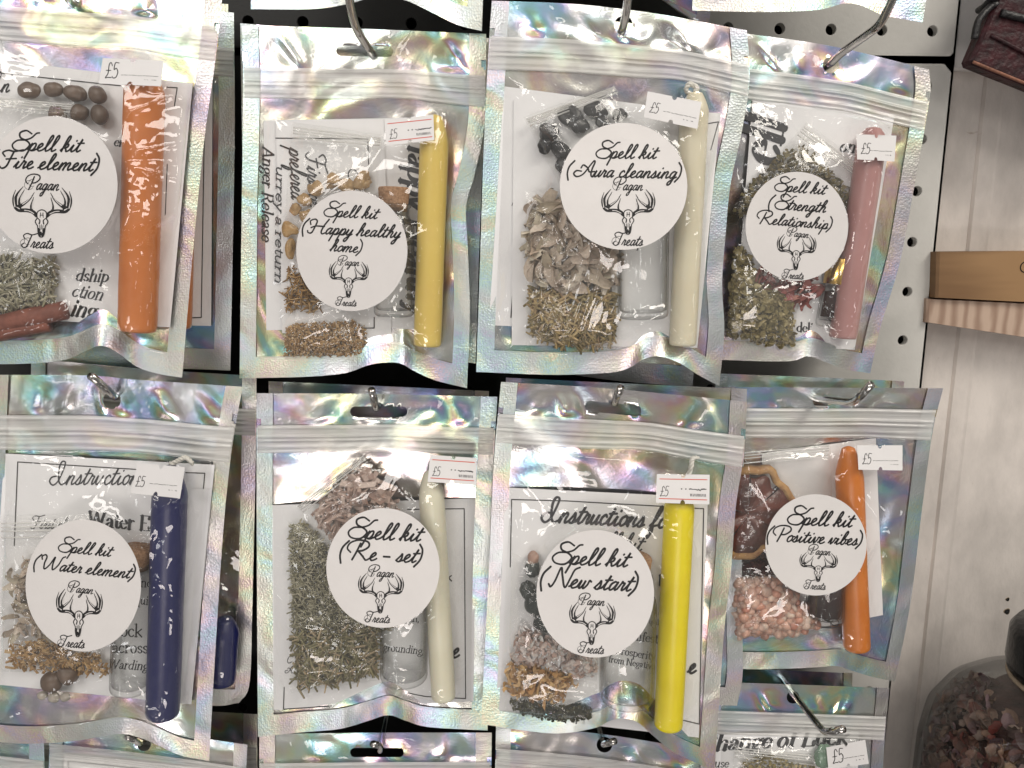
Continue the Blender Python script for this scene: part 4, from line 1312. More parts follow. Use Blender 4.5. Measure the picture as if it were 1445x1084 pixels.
def pegpanel(label, x1, ncol, z_top, z_bot, rows, corner=False, first=0, m_='board'):
    """sheet-steel panel with punched round holes, one-inch grid"""
    mb = MB()
    xs = HX - PEG * (first + np.arange(ncol))
    xl = xs[-1] - PEG / 2
    rr, nseg = .0028, 20
    hp = PEG / 2
    zt, zb = HZ - rows[0] * PEG + hp, HZ - rows[-1] * PEG - hp
    def quad(a, b, c, d): mb.add([a, b, c, d], [(0, 1, 2, 3)])
    for x in xs:
        for rw in rows:
            z = HZ - rw * PEG
            th = np.radians(45 + np.arange(nseg) * 360 / nseg)
            sq = []
            for a in th:
                c_, s_ = math.cos(a), math.sin(a)
                k = hp / max(abs(c_), abs(s_))
                sq.append((x + c_ * k, 0, z + s_ * k))
            ci = [(x + rr * math.cos(a), 0, z + rr * math.sin(a)) for a in th]
            cm = [(x + rr * .9 * math.cos(a), .0003, z + rr * .9 * math.sin(a)) for a in th]
            cb = [(x + rr * .9 * math.cos(a), .0035, z + rr * .9 * math.sin(a)) for a in th]
            V = sq + ci + cm + cb
            Fc = []
            for lv in range(3):
                Fc += [(lv * nseg + i, lv * nseg + (i + 1) % nseg, (lv + 1) * nseg + (i + 1) % nseg, (lv + 1) * nseg + i) for i in range(nseg)]
            mb.add(V, Fc)
    xr = xs[0] + hp
    e = .0012
    cut = .004
    quad((xl, 0, zt), (xr, 0, zt), (xr, 0, z_top - e), (xl, 0, z_top - e))
    quad((xl, 0, z_bot + e), (xr, 0, z_bot + e), (xr, 0, zb), (xl, 0, zb))
    if corner:
        mb.add([(xr, 0, z_bot + e), (x1 - e, 0, z_bot + e), (x1 - e, 0, z_top - e - cut), (x1 - e - cut, 0, z_top - e), (xr, 0, z_top - e)], [(0, 1, 2, 3, 4)])
    else:
        mb.add([(xr, 0, z_bot + e + cut * .4), (xr, 0, z_bot + e), (x1 - e - cut * .4, 0, z_bot + e), (x1 - e, 0, z_bot + e + cut * .4), (x1 - e, 0, z_top - e), (xr, 0, z_top - e)], [(0, 1, 2, 3, 4, 5)])
    # rolled edges going back
    tb = WALLY
    for (a, b) in (((x1 - e, 0, z_bot + e), (x1 - e, 0, z_top - e - (cut if corner else 0))),):
        quad(a, (a[0] + e, e, a[2]), (b[0] + e, e, b[2]), b)
        quad((a[0] + e, e, a[2]), (a[0] + e, tb, a[2]), (b[0] + e, tb, b[2]), (b[0] + e, e, b[2]))
    if corner:
        quad((x1 - e - cut, 0, z_top - e), (x1 - e, 0, z_top - e - cut), (x1, tb, z_top - e - cut), (x1 - e - cut, tb, z_top))
    quad((xl, 0, z_top - e), (x1 - e - (cut if corner else 0), 0, z_top - e), (x1 - e - (cut if corner else 0), e, z_top), (xl, e, z_top))
    quad((xl, e, z_top), (x1 - e - (cut if corner else 0), e, z_top), (x1 - e - (cut if corner else 0), tb, z_top), (xl, tb, z_top))
    quad((xl, 0, z_bot + e), (x1 - e, 0, z_bot + e), (x1 - e, e, z_bot), (xl, e, z_bot))
    quad((xl, e, z_bot), (x1 - e, e, z_bot), (x1 - e, tb, z_bot), (xl, tb, z_bot))
    o = mb.build('pegboard_panel', M[m_], None, smooth=False)
    tag(o, label, 'pegboard', 'white metal pegboard panels')
    return o
XB = HX - 4.5 * PEG
pegpanel('white metal pegboard panel beside the wall, its holes showing right of the bags', XE, 5, ZS - .0006, -.44, list(range(1, 24)), True)
pegpanel('white metal pegboard panel above the dark seam at the top right', XE, 5, .42, ZS + .0006, list(range(-9, 1)))
pegpanel('metal pegboard panel coloured black for the shade in the gaps behind the left and middle bags', XB - .0008, 14, ZS - .0006, -.44, list(range(1, 24)), first=5, m_='shadeboard')
pegpanel('metal pegboard panel coloured black for the shade at the top behind the upper left bags', XB - .0008, 14, .42, ZS + .0006, list(range(-9, 1)), first=5, m_='shadeboard')
b_ = MB(); box(b_, (-.02, .010, 0), (.46, .003, .85))
bk = b_.build('hole_shade_sheet', M['dark'], None, smooth=False); tag(bk, kind='structure')  # black sheet behind the panels gives the peg holes their shade

# wall: vertical boards with chamfered joints, and a flat trim board over its top
mb = MB()
zlo, zhi = -.9, .7
prof = [(.10, 0), (.2464, 0), (.2474, .0028), (.2484, .0028), (.2494, .0010), (.2568, -.0004), (.2580, -.0010)]
for k in range(1, 9):
    x0 = .2580 + .125 * k
    prof += [(x0 - .012, -.0010), (x0 - .010, .0), (x0 - .0096, .0030), (x0 - .0088, .0030), (x0 - .0082, .0008), (x0, -.0010)]
zz = np.linspace(zlo, zhi, 60)
V = [(x, WALLY + dy + .0003 * math.sin(z * 23 + x * 40), z) for z in zz for (x, dy) in prof]
mb.add(V, [f[::-1] for f in grid_faces(len(prof), len(zz))])
wall = mb.build('wall', M['wallpaint'], None, smooth=False); tag(wall, kind='structure')
mb = MB()
box(mb, (.2213 + .30, WALLY - .0035, .4060), (.60, .0055, .494), bev=.0012)
tr = mb.build('trim_board', M['trim'], None, smooth=False)
tag(tr, 'flat white painted board with a brass screw beside the upper pegboard panel', 'trim board')
# screw
def pt(px, py, Y): return at(px, py, Y)[0]
c = pt(1382, 49, WALLY - .0066)
scr = thing('screw', 'tarnished brass wood screw in the white trim board next to the leather book', 'screw', c)
mb = MB()
lathe(mb, c + np.array([0, .0015, 0]), (0, -1, 0), [(0, .0031), (.0012, .0033), (.0017, .0029), (.0021, .0018), (.0022, .0002)], 28)
mb.build('head', simple('tarnished_brass', (.30, .19, .08), .4, metal=.9, noise=.5, nscale=900), scr)
mb = MB()
for a in range(3):
    R = Matrix.Rotation(math.radians(60 * a + 14), 3, 'Y')
    box(mb, c + np.array([0, -.0007, 0]), (.0028, .0004, .0007), np.array(R))
mb.build('drive_recess', M['dark'], scr, smooth=False)
mb = MB()
lathe(mb, c + np.array([0.0006, .0014, .0009]), (0, -1, 0), [(0, .0050), (.0004, .0048), (.0006, .0040), (.0006, .0002)], 30)
mb.build('washer', M['trim'], scr)
# nail holes in the wall
def nailhole(label, px, py, r, rim):
    c = pt(px, py, WALLY - .0010)
    mb = MB()
    lathe(mb, c + np.array([0, .0006, 0]), (0, -1, 0), [(.0002, r * 1.55), (.0006, r * 1.2), (.0007, r * 1.02)], 18, 0, .12)
    lathe(mb, c + np.array([0, .0006, 0]), (0, -1, 0), [(.00072, r * 1.04), (.00071, r * .8), (.0007, .0001)], 18, 1, .08)
    o = mb.build('nail_hole', [rim, M['dark']], None)
    tag(o, label, 'nail hole', 'old nail holes in the wall')
RUST = simple('rusty_plaster', (.34, .26, .17), .9, noise=.5, nscale=1500, bump=.5, bscale=1500)
nailhole('small upper nail hole in the wall above the rusty one', 1422, 846, .0010, RUST)
nailhole('larger rusty nail hole in the wall over the glass jar', 1421, 863, .0016, RUST)

# wooden block and the rough piece under it
WOOD1 = woodmat('planed_pine', (.17, .09, .038), (.30, .175, .08), (3.2, 8, 40), 1.0, .12)
WOOD2 = woodmat('rough_end_grain', (.30, .195, .14), (.50, .37, .285), (45, 20, 16), 1.0, .35)
WOOD3 = woodmat('weathered_end', (.17, .12, .09), (.30, .215, .165), (20, 60, 40), 1.2, .5)
def prism(name, quad, Y, m_, parent, yback=WALLY - .0006):
    F_ = at([q[0] for q in quad], [q[1] for q in quad], Y)
    B_ = F_.copy(); B_[:, 1] = yback
    mb = MB()
    e = .0009
    cen = F_.mean(0)
    I_ = F_ + (cen - F_) / np.linalg.norm(cen - F_, axis=1)[:, None] * e * 1.4
    F2 = F_.copy(); F2[:, 1] += e
    mb.add(np.vstack([I_, F2, B_]), [(3, 2, 1, 0)] + [(a, (a + 1) % 4, 4 + (a + 1) % 4, 4 + a) for a in range(4)] + [(4 + a, 4 + (a + 1) % 4, 8 + (a + 1) % 4, 8 + a) for a in range(4)])
    return mb.build(name, m_, parent, smooth=False)
Yb = -.006
blk = thing('wooden_block', 'brown planed wooden block with a dark round hole, fixed to the wall', 'wood block', pt(1323, 356, Yb))
prism('block', [(1323, 355.5), (1760, 352), (1760, 442), (1321, 420.5)], Yb, WOOD1, blk)
c = pt(1447, 377, Yb)
mb = MB()
lathe(mb, c + np.array([0, .0004, 0]), (0, -1, 0), [(0, .0030), (.0006, .0029), (.0008, .0026), (.0003, .0023), (.0002, .0001)], 26)
mb.build('hole', M['dark'], blk)
lab = thing('wooden_batten', 'pale rough sawn batten with coarse grain under the brown block', 'wood batten', pt(1310, 440, -.003))
prism('batten', [(1309, 421.5), (1760, 443.5), (1760, 524), (1307, 455)], -.003, WOOD2, lab)

# leather book hung at the top right
LEATH = simple('burgundy_leather', (.050, .008, .012), .5, nscale=170, col2=(.008, .004, .005), bump=.8, bscale=330, spec=.3)
LEATH2 = simple('black_leather', (.010, .009, .010), .45, bump=.6, bscale=500)
Yk = -.026
A, B_, Cc = pt(1369, 89, Yk), pt(1432, -30, Yk), pt(1452, 122, Yk)
ex = (Cc - A) / np.linalg.norm(Cc - A); ez = (B_ - A); ez -= ex * (ez @ ex); ez /= np.linalg.norm(ez); ey = np.cross(ez, ex)
Rk = np.stack([ex, ey, ez], 1)
BW, BH, BT = .105, .150, .009
bk_ = thing('leather_book', 'dark burgundy leather bound book with a black strap, hanging at a slant', 'book', A)
mb = MB()
cen = A + Rk @ np.array([BW / 2, BT / 2, BH / 2])
box(mb, cen, (BW, BT, BH), Rk, bev=.0016)
mb.build('cover', LEATH, bk_, smooth=False)
mb = MB()
P_ = [A + Rk @ np.array(q) for q in [(.004, -.0006, .024), (.03, -.0008, .0265), (.06, -.0008, .0235), (.09, -.0006, .026)]]
tube(mb, catmull(P_, 10) , .0017, 10)
P_ = [A + Rk @ np.array(q) for q in [(.001, -.0004, .026), (-.0018, .001, .028), (-.0022, .004, .026), (-.002, .008, .0255)]]
tube(mb, catmull(P_, 10), .0015, 10)
v, f = ICO
mb.add(v * np.array([.0034, .003, .0032]) + (A + Rk @ np.array([-.002, -.0008, .030])), f)
P_ = [A + Rk @ np.array(q) for q in [(-.001, .0, .026), (-.0045, -.0008, .018), (-.0028, -.0004, .010)]]
tube(mb, catmull(P_, 10), .0016, 8)
mb.build('strap', LEATH2, bk_)
mb = MB()
for q in ([(.044, -.0008, .001), (.050, -.0012, .012), (.062, -.0010, .022)], [(.004, -.0009, .014), (.03, -.0014, .012), (.055, -.0012, .013), (.08, -.0008, .010)],
          [(.026, -.0009, .0185), (.036, -.0015, .0165), (.05, -.0015, .0172), (.07, -.0010, .0165)], [(.03, -.0009, .034), (.045, -.0015, .040), (.06, -.001, .036)]):
    tube(mb, catmull([A + Rk @ (np.array(z) + np.array([0, .0009, 0])) for z in q], 10), .0009, 8)
mb.build('tooling', LEATH, bk_)
mb = MB()
tube(mb, catmull([A + Rk @ np.array(z) for z in [(.001, -.0002, .0008), (.03, -.0006, .0004), (.058, -.0006, .0006), (.09, -.0004, .0004)]], 10), .0007, 8)
mb.build('raw_edge', simple('raw_leather_edge', (.30, .13, .08), .7, noise=.6, nscale=400), bk_)

# glass jar of dried petals, bottom right
Yj = -.060
jc = pt(1512, 1120, Yj)
kj = mpp(1512, 1120, Yj)
jt = pt(1512, 905, Yj)
jar = thing('glass_jar', 'round shouldered clear glass jar with black lid full of dried petals', 'jar', jc - np.array([0, 0, .06]))
def jr(p): return p * kj
zt_ = jt[2]
mb = MB()
pro = [(-.24, .0002), (-.24, jr(170)), (-.235, jr(186)), (-.10, jr(196)), (-.075, jr(195)), (-.058, jr(188)), (-.046, jr(170)), (-.039, jr(148)), (-.033, jr(122)), (-.028, jr(101)), (-.024, jr(88)), (-.018, jr(84)), (-.004, jr(84))]
pin = [(z, max(r_ - .0034, .0001)) for z, r_ in pro[::-1][:-1]] + [(-.236, .0001)]
lathe(mb, (jc[0], Yj, zt_), (0, 0, 1), pro + pin, 72)
mb.build('glass', M['jarglass'], jar)
mb = MB()
lathe(mb, (jc[0], Yj, zt_), (0, 0, 1), [(-.0235, jr(85)), (-.022, jr(95)), (-.017, jr(98)), (-.002, jr(97)), (.002, jr(90)), (.003, jr(60)), (.003, .0001)], 60)
mb.build('lid', simple('black_lid', (.006, .006, .007), .2, bump=.3, bscale=300, spec=.25), jar)
mb = MB()
lathe(mb, (jc[0], Yj, zt_), (0, 0, 1), [(-.0255, jr(90)), (-.0250, jr(95)), (-.0236, jr(95)), (-.0232, jr(88))], 60)
mb.build('collar', simple('collar_paper', (.42, .33, .24), .8, noise=.4, nscale=600), jar)
r = np.random.default_rng(4)
mb = MB()
COLP = [(.10, .02, .03), (.20, .09, .07), (.27, .19, .14), (.16, .06, .06), (.33, .22, .16), (.06, .03, .04), (.36, .27, .23), (.17, .035, .03), (.24, .16, .13), (.12, .08, .07), (.27, .17, .19)]
for i in range(2600):
    zz_ = r.uniform(-.15, -.036)
    rad = np.interp(zz_, [p_[0] for p_ in pro], [p_[1] for p_ in pro]) - .006
    rad *= 1 - .16 * r.random() ** 2
    th = r.uniform(math.pi * .75, math.pi * 1.75)
    cpt = np.array([jc[0] + rad * math.cos(th), Yj + rad * math.sin(th), zt_ + zz_])
    s = r.uniform(.0016, .0042)
    z = np.array([math.cos(th), math.sin(th), .3]) + r.normal(size=3) * .6; z /= np.linalg.norm(z)
    x = r.normal(size=3); x -= z * (x @ z); x /= np.linalg.norm(x); y = np.cross(z, x)
    cu = r.uniform(-.6, .6); V = []
    for a in np.linspace(-1, 1, 5):
        wd = s * .75 * (1 - a * a * .75) ** .6
        for b in (-1, -.3, .4, 1):
            V.append(cpt + x * s * a + y * wd * b + z * s * (cu * (1 - a * a) + .5 * b * b * r.uniform(.4, 1)))
    mb.add(V, grid_faces(4, 5))
pet = mb.build('dried_petals', islands('potpourri', COLP, .7), None)
tag(pet, 'mixed brown, plum and cream dried petals packed inside the glass jar', 'dried petals', None, 'stuff')
mb = MB()
lathe(mb, (jc[0], Yj, zt_), (0, 0, 1), [(-.236, .0001), (-.236, jr(150)), (-.06, jr(150)), (-.04, jr(110)), (-.034, .0001)], 48, wob=.02)
core = mb.build('petal_core', simple('petal_core', (.09, .045, .04), .9, nscale=200, col2=(.03, .015, .015), bump=.8, bscale=250), pet, origin=np.array(pet['_o']))

# ------------------------------------------------------------------ display hooks (hole, depth, visible bends)
hook('steel hook with its tip out of view above, holding the fire element bag', (98, 2), -.066, [(92, -14, .018), (84, -44, .028)])
hook('steel hook in the wide slot of the happy healthy home bag', (524, 74), -.058, [(503, 42, .016), (494, 8, .025), (490, -30, .036)])
hook('steel hook in the round hole of the aura cleansing bag', (878, 44), -.068, [(884, 16, .010), (889, -30, .024)])
hook('long slanting steel hook through the strength relationship bag', (1170, 92), -.056, [(1186, 76, .006), (1242, 36, .028), (1262, -6, .037), (1268, -30, .042)])
hook('short steel hook tip standing above the water element hole', (162, 561), -.066, [(158, 556, .004), (128, 530, .015)])
hook('steel hook in the wide slot of the re-set bag, tip up', (531, 577), -.056, [(530, 574, .006), (524, 550, .013)])
hook('steel hook in the wide slot of the new start bag, tip up', (868, 571), -.070, [(867, 567, .005), (876, 547, .012)])
hook('steel hook in the positive vibes bag, bent up at its far right', (1153, 563), -.056, [(1206, 568, .030), (1229, 543, .042)])
hook('steel hook with a round tip under the blue candle bag', (200, 1049), -.054, [(194, 1046, .006), (180, 1039, .013)])
hook('steel hook in the slot of the bag below the re-set bag', (536, 1061), -.050, [(537, 1052, .004), (526, 1050, .010)])
hook('steel hook in the round hole of the bag below the new start bag', (851, 1051), -.053, [(853, 1050, .004), (867, 1046, .013)])
hook('long steel hook running down right over the change of luck bag', (1119, 979), -.050, [(1163, 1034, .030), (1190, 1029, .041)])

# ------------------------------------------------------------------ colours of the fillings
W_ORANGE = wax('orange_wax', (.68, .21, .022), (.60, .175, .02))
W_CORAL = wax('coral_orange_wax', (.62, .205, .05), (.54, .17, .042))
W_YEL = wax('pale_yellow_wax', (.76, .58, .15), (.70, .51, .125))
W_IVORY = wax('ivory_wax', (.74, .69, .53), (.70, .64, .48))
W_PINK = wax('dusty_pink_wax', (.47, .255, .245), (.42, .22, .21))
W_BLUE = simple('navy_wax', (.014, .018, .10), .34, sss=.1, nscale=1500, col2=(.011, .014, .08), bump=.1, bscale=300)
W_IVORY2 = wax('cream_wax', (.80, .77, .62), (.75, .71, .55))
W_BRIGHT = wax('bright_yellow_wax', (.90, .76, .015), (.84, .68, .01))
H_GREY = islands('grey_green_herb', [(0.349, 0.318, 0.216), (0.56, 0.525, 0.39), (0.238, 0.221, 0.136), (0.448, 0.427, 0.296), (0.64, 0.591, 0.452)])
H_ROSEM = islands('rosemary', [(0.323, 0.246, 0.108), (0.549, 0.408, 0.202), (0.228, 0.187, 0.0854), (0.456, 0.362, 0.181), (0.682, 0.513, 0.284), (0.349, 0.223, 0.108)])
H_PETAL = islands('pale_petals', [(0.736, 0.614, 0.503), (0.575, 0.47, 0.383), (0.88, 0.775, 0.665), (0.677, 0.609, 0.484), (0.478, 0.402, 0.301), (0.801, 0.665, 0.567)], sss=.1)
H_DARK = islands('dark_herb', [(0.105, 0.0825, 0.0375), (0.24, 0.18, 0.075), (0.15, 0.135, 0.06), (0.33, 0.27, 0.135), (0.075, 0.06, 0.03), (0.495, 0.42, 0.27)])
H_LEAF = islands('yellow_green_herb', [(0.352, 0.29, 0.129), (0.23, 0.188, 0.08), (0.475, 0.392, 0.204), (0.163, 0.138, 0.058), (0.545, 0.456, 0.264)])
H_ROSE = islands('rose_petals', [(0.3, 0.072, 0.072), (0.48, 0.18, 0.156), (0.192, 0.036, 0.042), (0.552, 0.288, 0.24)])
H_BROWN = islands('brown_granules', [(0.39, 0.225, 0.09), (0.57, 0.36, 0.165), (0.24, 0.135, 0.0525), (0.69, 0.48, 0.255), (0.45, 0.285, 0.12)])
H_CHIP = islands('wood_chips', [(0.469, 0.328, 0.267), (0.663, 0.502, 0.432), (0.333, 0.213, 0.172), (0.755, 0.614, 0.544), (0.413, 0.272, 0.222)])
H_GREEN = islands('green_needles', [(0.244, 0.226, 0.11), (0.391, 0.348, 0.196), (0.163, 0.151, 0.0736), (0.506, 0.428, 0.278), (0.548, 0.4, 0.25)])
H_SALT = islands('white_pink_salt', [(0.88, 0.88, 0.842), (0.74, 0.516, 0.441), (0.88, 0.88, 0.88), (0.88, 0.732, 0.657), (0.579, 0.382, 0.317), (0.88, 0.88, 0.88)], rough=.5, sss=.15)
H_SHAV = islands('orange_shavings', [(0.585, 0.342, 0.145), (0.397, 0.217, 0.0933), (0.753, 0.506, 0.246), (0.671, 0.426, 0.215)])
H_BLACK = islands('black_green_crumbs', [(.05, .055, .035), (.10, .10, .06), (.03, .03, .02), (.16, .15, .09)])
H_SALTP = islands('pink_rock_salt', [(0.639, 0.312, 0.225), (0.754, 0.474, 0.37), (0.533, 0.234, 0.169), (0.828, 0.613, 0.502), (0.686, 0.387, 0.287)], rough=.3, spec=.6, sss=.3)
H_DKRED = islands('dark_red_crumbs', [(.035, .015, .015), (.09, .02, .02), (.02, .012, .012), (.13, .05, .04)])
S_BROWN = simple('brown_stone', (.16, .11, .08), .4, noise=.5, nscale=150, bump=.2)
S_BLACK = simple('black_stone', (.022, .022, .025), .35, noise=.5, nscale=200, bump=.25)
S_RESIN = simple('amber_resin', (.50, .32, .14), .35, sss=.25, noise=.45, nscale=160, bump=.4, bscale=300)
S_GREEN = simple('dark_green_stone', (.035, .045, .040), .3, noise=.4, nscale=150, bump=.2)
S_AVENT = simple('pale_green_stone', (.24, .36, .27), .25, noise=.3, nscale=150)
S_CLEAR = simple('smoky_pebble', (.42, .38, .33), .12, sss=.2, noise=.3, nscale=120)
BARK = simple('red_bark', (.24, .075, .045), .6, nscale=120, col2=(.10, .03, .02), bump=.7, bscale=260)

# ------------------------------------------------------------------ bags behind the front ones
def backbag(label, top, right, bottom, left, Y, skin, zv=(.1, .18), sheet=None, hole=None):
    B = Bag(label, dict(top=top, right=right, bottom=bottom, left=left), Y, zv, hole, nu=48, nv=70, skin=skin)
    return B
B = backbag('bag hanging behind the fire element bag, its edge showing at the right', [(-18, -14), (160, 2), (330, 18)], [(330, 18), (331, 200), (325, 523)], [(-40, 505), (140, 516), (325, 523)], [(-18, -14), (-40, 505)], -.042, 2)
paper(B, 'white sheet in the bag behind the fire element bag', [(10, 110), (300, 118), (298, 460), (0, 455)], border=[[(289, 150), (284, 448), (260, 449)]])
candle(B, 'orange candle mostly hidden behind the fire element bag', (254, 150), (247, 462), 22, W_CORAL)
B.solve(200); B.finish((), 6)
B = backbag('bag hanging behind the happy healthy home bag', [(339, 33), (690, 60)], [(690, 60), (679, 280), (671, 513)], [(346, 470), (500, 490), (671, 513)], [(339, 33), (346, 470)], -.042, 1)
B.solve(100); B.finish((), 6)
B = backbag('bag hanging behind the aura cleansing bag, its dark bottom showing', [(712, 20), (1036, 62)], [(1036, 62), (1000, 300), (977, 546)], [(700, 510), (850, 535), (977, 546)], [(712, 20), (700, 510)], -.046, 3)
B.solve(100); B.finish((), 6)
B = backbag('bag behind the water element bag, with a navy candle at its lower right', [(44, 506), (200, 520), (362, 531)], [(362, 531), (361, 640), (356, 860), (352, 965), (337, 992)], [(40, 970), (200, 985), (300, 996), (337, 992)], [(44, 506), (40, 970)], -.046, 0)
candle(B, 'navy candle in the bag behind the water element bag', (318, 872), (311, 962), 20, W_BLUE)
B.solve(200); B.finish((), 6)
B = backbag('bag behind the re-set bag, its top edge showing in shade', [(379, 538), (540, 545), (690, 552)], [(690, 552), (684, 800), (676, 1000)], [(382, 1000), (676, 1000)], [(379, 538), (382, 1000)], -.042, 3)
B.solve(100); B.finish((), 6)
B = backbag('bag behind the new start bag, with a blue edge down its right', [(714, 533), (880, 541), (1054, 549)], [(1054, 549), (1048, 700), (1047, 860), (1048, 950), (1040, 996)], [(700, 975), (900, 990), (1040, 996)], [(714, 533), (700, 975)], -.060, 2)
B.solve(100); B.finish((), 6)
B = backbag('bag behind the positive vibes bag, its top strip showing', [(1010, 527), (1140, 532), (1276, 538)], [(1276, 538), (1258, 760), (1238, 930)], [(1000, 925), (1238, 930)], [(1010, 527), (1000, 925)], -.042, 1)
B.solve(100); B.finish((), 6)
B = backbag('dark bag top behind the bag with the blue candle, low at the left', [(60, 985), (200, 998), (363, 1008)], [(363, 1008), (362, 1200), (350, 1480)], [(50, 1480), (350, 1480)], [(60, 985), (50, 1480)], -.034, 0)
B.solve(100); B.finish((), 6)
B = backbag('bag behind the change of luck bag, its brown tinted top showing', [(1010, 942), (1203, 950)], [(1203, 950), (1198, 1200), (1180, 1400)], [(1000, 1400), (1180, 1400)], [(1010, 942), (1000, 1400)], -.038, 3)
B.solve(100); B.finish((), 6)
# the rest of each stack, deep behind the front bag
STACK = {}
def stack(what, top, right, bottom, left):
    for i, Yd in enumerate((-.030, -.016)):
        B = Bag(('third bag back in the stack behind the %s bag' if i == 0 else 'rearmost bag in the stack behind the %s bag') % what, dict(top=top, right=right, bottom=bottom, left=left), Yd, (.1, .18), None, nu=20, nv=28, skin=i)
        B.solve(20); B.finish((), 4)
stack('fire element', [(-30, -20), (322, 6)], [(322, 6), (318, 505)], [(-40, 495), (318, 505)], [(-30, -20), (-40, 495)])
stack('happy healthy home', [(350, 46), (690, 54)], [(690, 54), (668, 500)], [(345, 500), (668, 500)], [(350, 46), (345, 500)])
stack('aura cleansing', [(700, 14), (1046, 48)], [(1046, 48), (1010, 500)], [(688, 500), (1010, 500)], [(700, 14), (688, 500)])
stack('strength relationship', [(1010, 58), (1230, 84)], [(1230, 84), (1200, 500)], [(990, 495), (1200, 500)], [(1010, 58), (990, 495)])
stack('water element', [(0, 535), (350, 548)], [(350, 548), (345, 980)], [(-10, 990), (345, 980)], [(0, 535), (-10, 990)])
stack('re-set', [(370, 560), (698, 565)], [(698, 565), (685, 1000)], [(370, 1000), (685, 1000)], [(370, 560), (370, 1000)])
stack('new start', [(712, 548), (1048, 570)], [(1048, 570), (1030, 1000)], [(695, 1000), (1030, 1000)], [(712, 548), (695, 1000)])
stack('positive vibes', [(1020, 552), (1240, 556)], [(1240, 556), (1215, 925)], [(1008, 925), (1215, 925)], [(1020, 552), (1008, 925)])
# bags of the row above: only their lower ends hang into view
B = backbag('bag of the row above with its wavy lower end over the happy healthy home bag', [(352, -470), (690, -470)], [(690, -470), (684, -100), (680, 44)], [(354, 13), (440, 13), (490, 6), (530, -4), (570, 0), (610, 18), (645, 35), (680, 44)], [(352, -470), (354, 13)], -.060, 0)
B.solve(100); B.finish((), 6)
B = backbag('bag of the row above with its wavy lower end over the strength relationship bag', [(985, -470), (1350, -460)], [(1350, -460), (1330, -150), (1302, 32)], [(977, 15), (1080, 17), (1154, 14), (1191, 5), (1216, 8), (1246, 21), (1302, 32)], [(985, -470), (977, 15)], -.060, 1)
B.solve(100); B.finish((), 6)
B = backbag('bag of the row above, its lower edge just over the aura cleansing hook', [(700, -470), (1040, -470)], [(1040, -470), (1005, 0), (985, 22)], [(705, -30), (840, -22), (905, -20), (950, 4), (985, 22)], [(700, -470), (705, -30)], -.042, 2)
B.solve(100); B.finish((), 6)

# ------------------------------------------------------------------ lowest row: headers showing
B = Bag('foil bag whose zip shows in the bottom left corner', dict(top=[(-250, 1010), (62, 1047)], right=[(62, 1047), (64, 1200), (52, 1500)], bottom=[(-270, 1480), (52, 1500)], left=[(-250, 1010), (-270, 1480)]), -.050, (.06, .15), None, nu=60, nv=80, skin=1)
B.solve(100); B.finish((), 6)
B = Bag('foil bag hanging under the blue candle bag, round hang hole at its top', dict(top=[(67, 1016), (200, 1030), (349, 1051)], right=[(349, 1051), (341, 1250), (330, 1520)], bottom=[(45, 1490), (330, 1520)], left=[(67, 1016), (68, 1100), (45, 1490)]), -.052, (.07, .15), ('circle', 203, 1050, 10), nu=90, nv=130, skin=2)
paper(B, 'white sheet with thin frame in the lowest bag at the left', [(90, 1064), (330, 1088), (320, 1450), (80, 1440)], border=[[(97, 1090), (96, 1074), (318, 1097)]])
B.solve(200); B.finish((), 6)
B = Bag('foil bag with a wide hang slot below the re-set bag', dict(top=[(366, 1036), (530, 1034), (694, 1034)], right=[(694, 1034), (692, 1200), (688, 1510)], bottom=[(362, 1510), (688, 1510)], left=[(366, 1036), (362, 1510)]), -.048, (.088, .17), ('slot', 494, 570, 1062, 6.5, 0.0), nu=104, nv=150, skin=3)
B.solve(200); B.finish((), 6)
B = Bag('foil bag with a round hang hole below the new start bag', dict(top=[(700, 1022), (850, 1036), (1010, 1062)], right=[(1010, 1062), (1004, 1250), (990, 1540)], bottom=[(690, 1510), (990, 1540)], left=[(700, 1022), (690, 1510)]), -.051, (.07, .15), ('circle', 853, 1051, 11), nu=104, nv=150, skin=0)
B.solve(200); B.finish((), 6)
B = Bag('foil bag holding a sheet headed Change of Luck, lowest at the right', dict(top=[(1002, 962), (1120, 966), (1255, 971)], right=[(1255, 971), (1246, 1080), (1225, 1420)], bottom=[(985, 1410), (1225, 1420)], left=[(1002, 962), (985, 1410)]), -.048, (.09, .165), ('circle', 1119, 984, 9), nu=104, nv=150, skin=2)
paper(B, 'white sheet headed Change of Luck in bold italic', [(1000, 1036), (1212, 1032), (1204, 1330), (995, 1330)], texts=[('Change of Luck', (988, 1060), (1196, 1050), 'serif', dict(pen=.34, shear=.3, ky=.85, mi=1)), ('use', (1008, 1083), (1028, 1083), 'serif', dict(pen=.2, shear=.2))])
sachet(B, 'sachet of fine green herb in the change of luck bag', [(1035, 1048), (1165, 1062), (1155, 1200), (1030, 1190)], zip_end=0)
crumbs(B, 'dried_herb', 'fine yellow green herb in the change of luck bag', [(1045, 1074), (1080, 1063), (1152, 1080), (1150, 1170), (1040, 1170)], 1500, 'flake', (1.8, 3.4), H_LEAF)
stones(B, 'green_stone', [(1163, 1068, 15, 20, 20)], S_AVENT, 'pale green tumbled stone next to the price tag of the change of luck bag', 'tumbled stones in the bags')
B.solve(300)
B.price([(1166, 1055), (1221, 1044), (1226, 1078), (1169, 1086)], False, (.12, .5), 9)
B.finish((), 6)

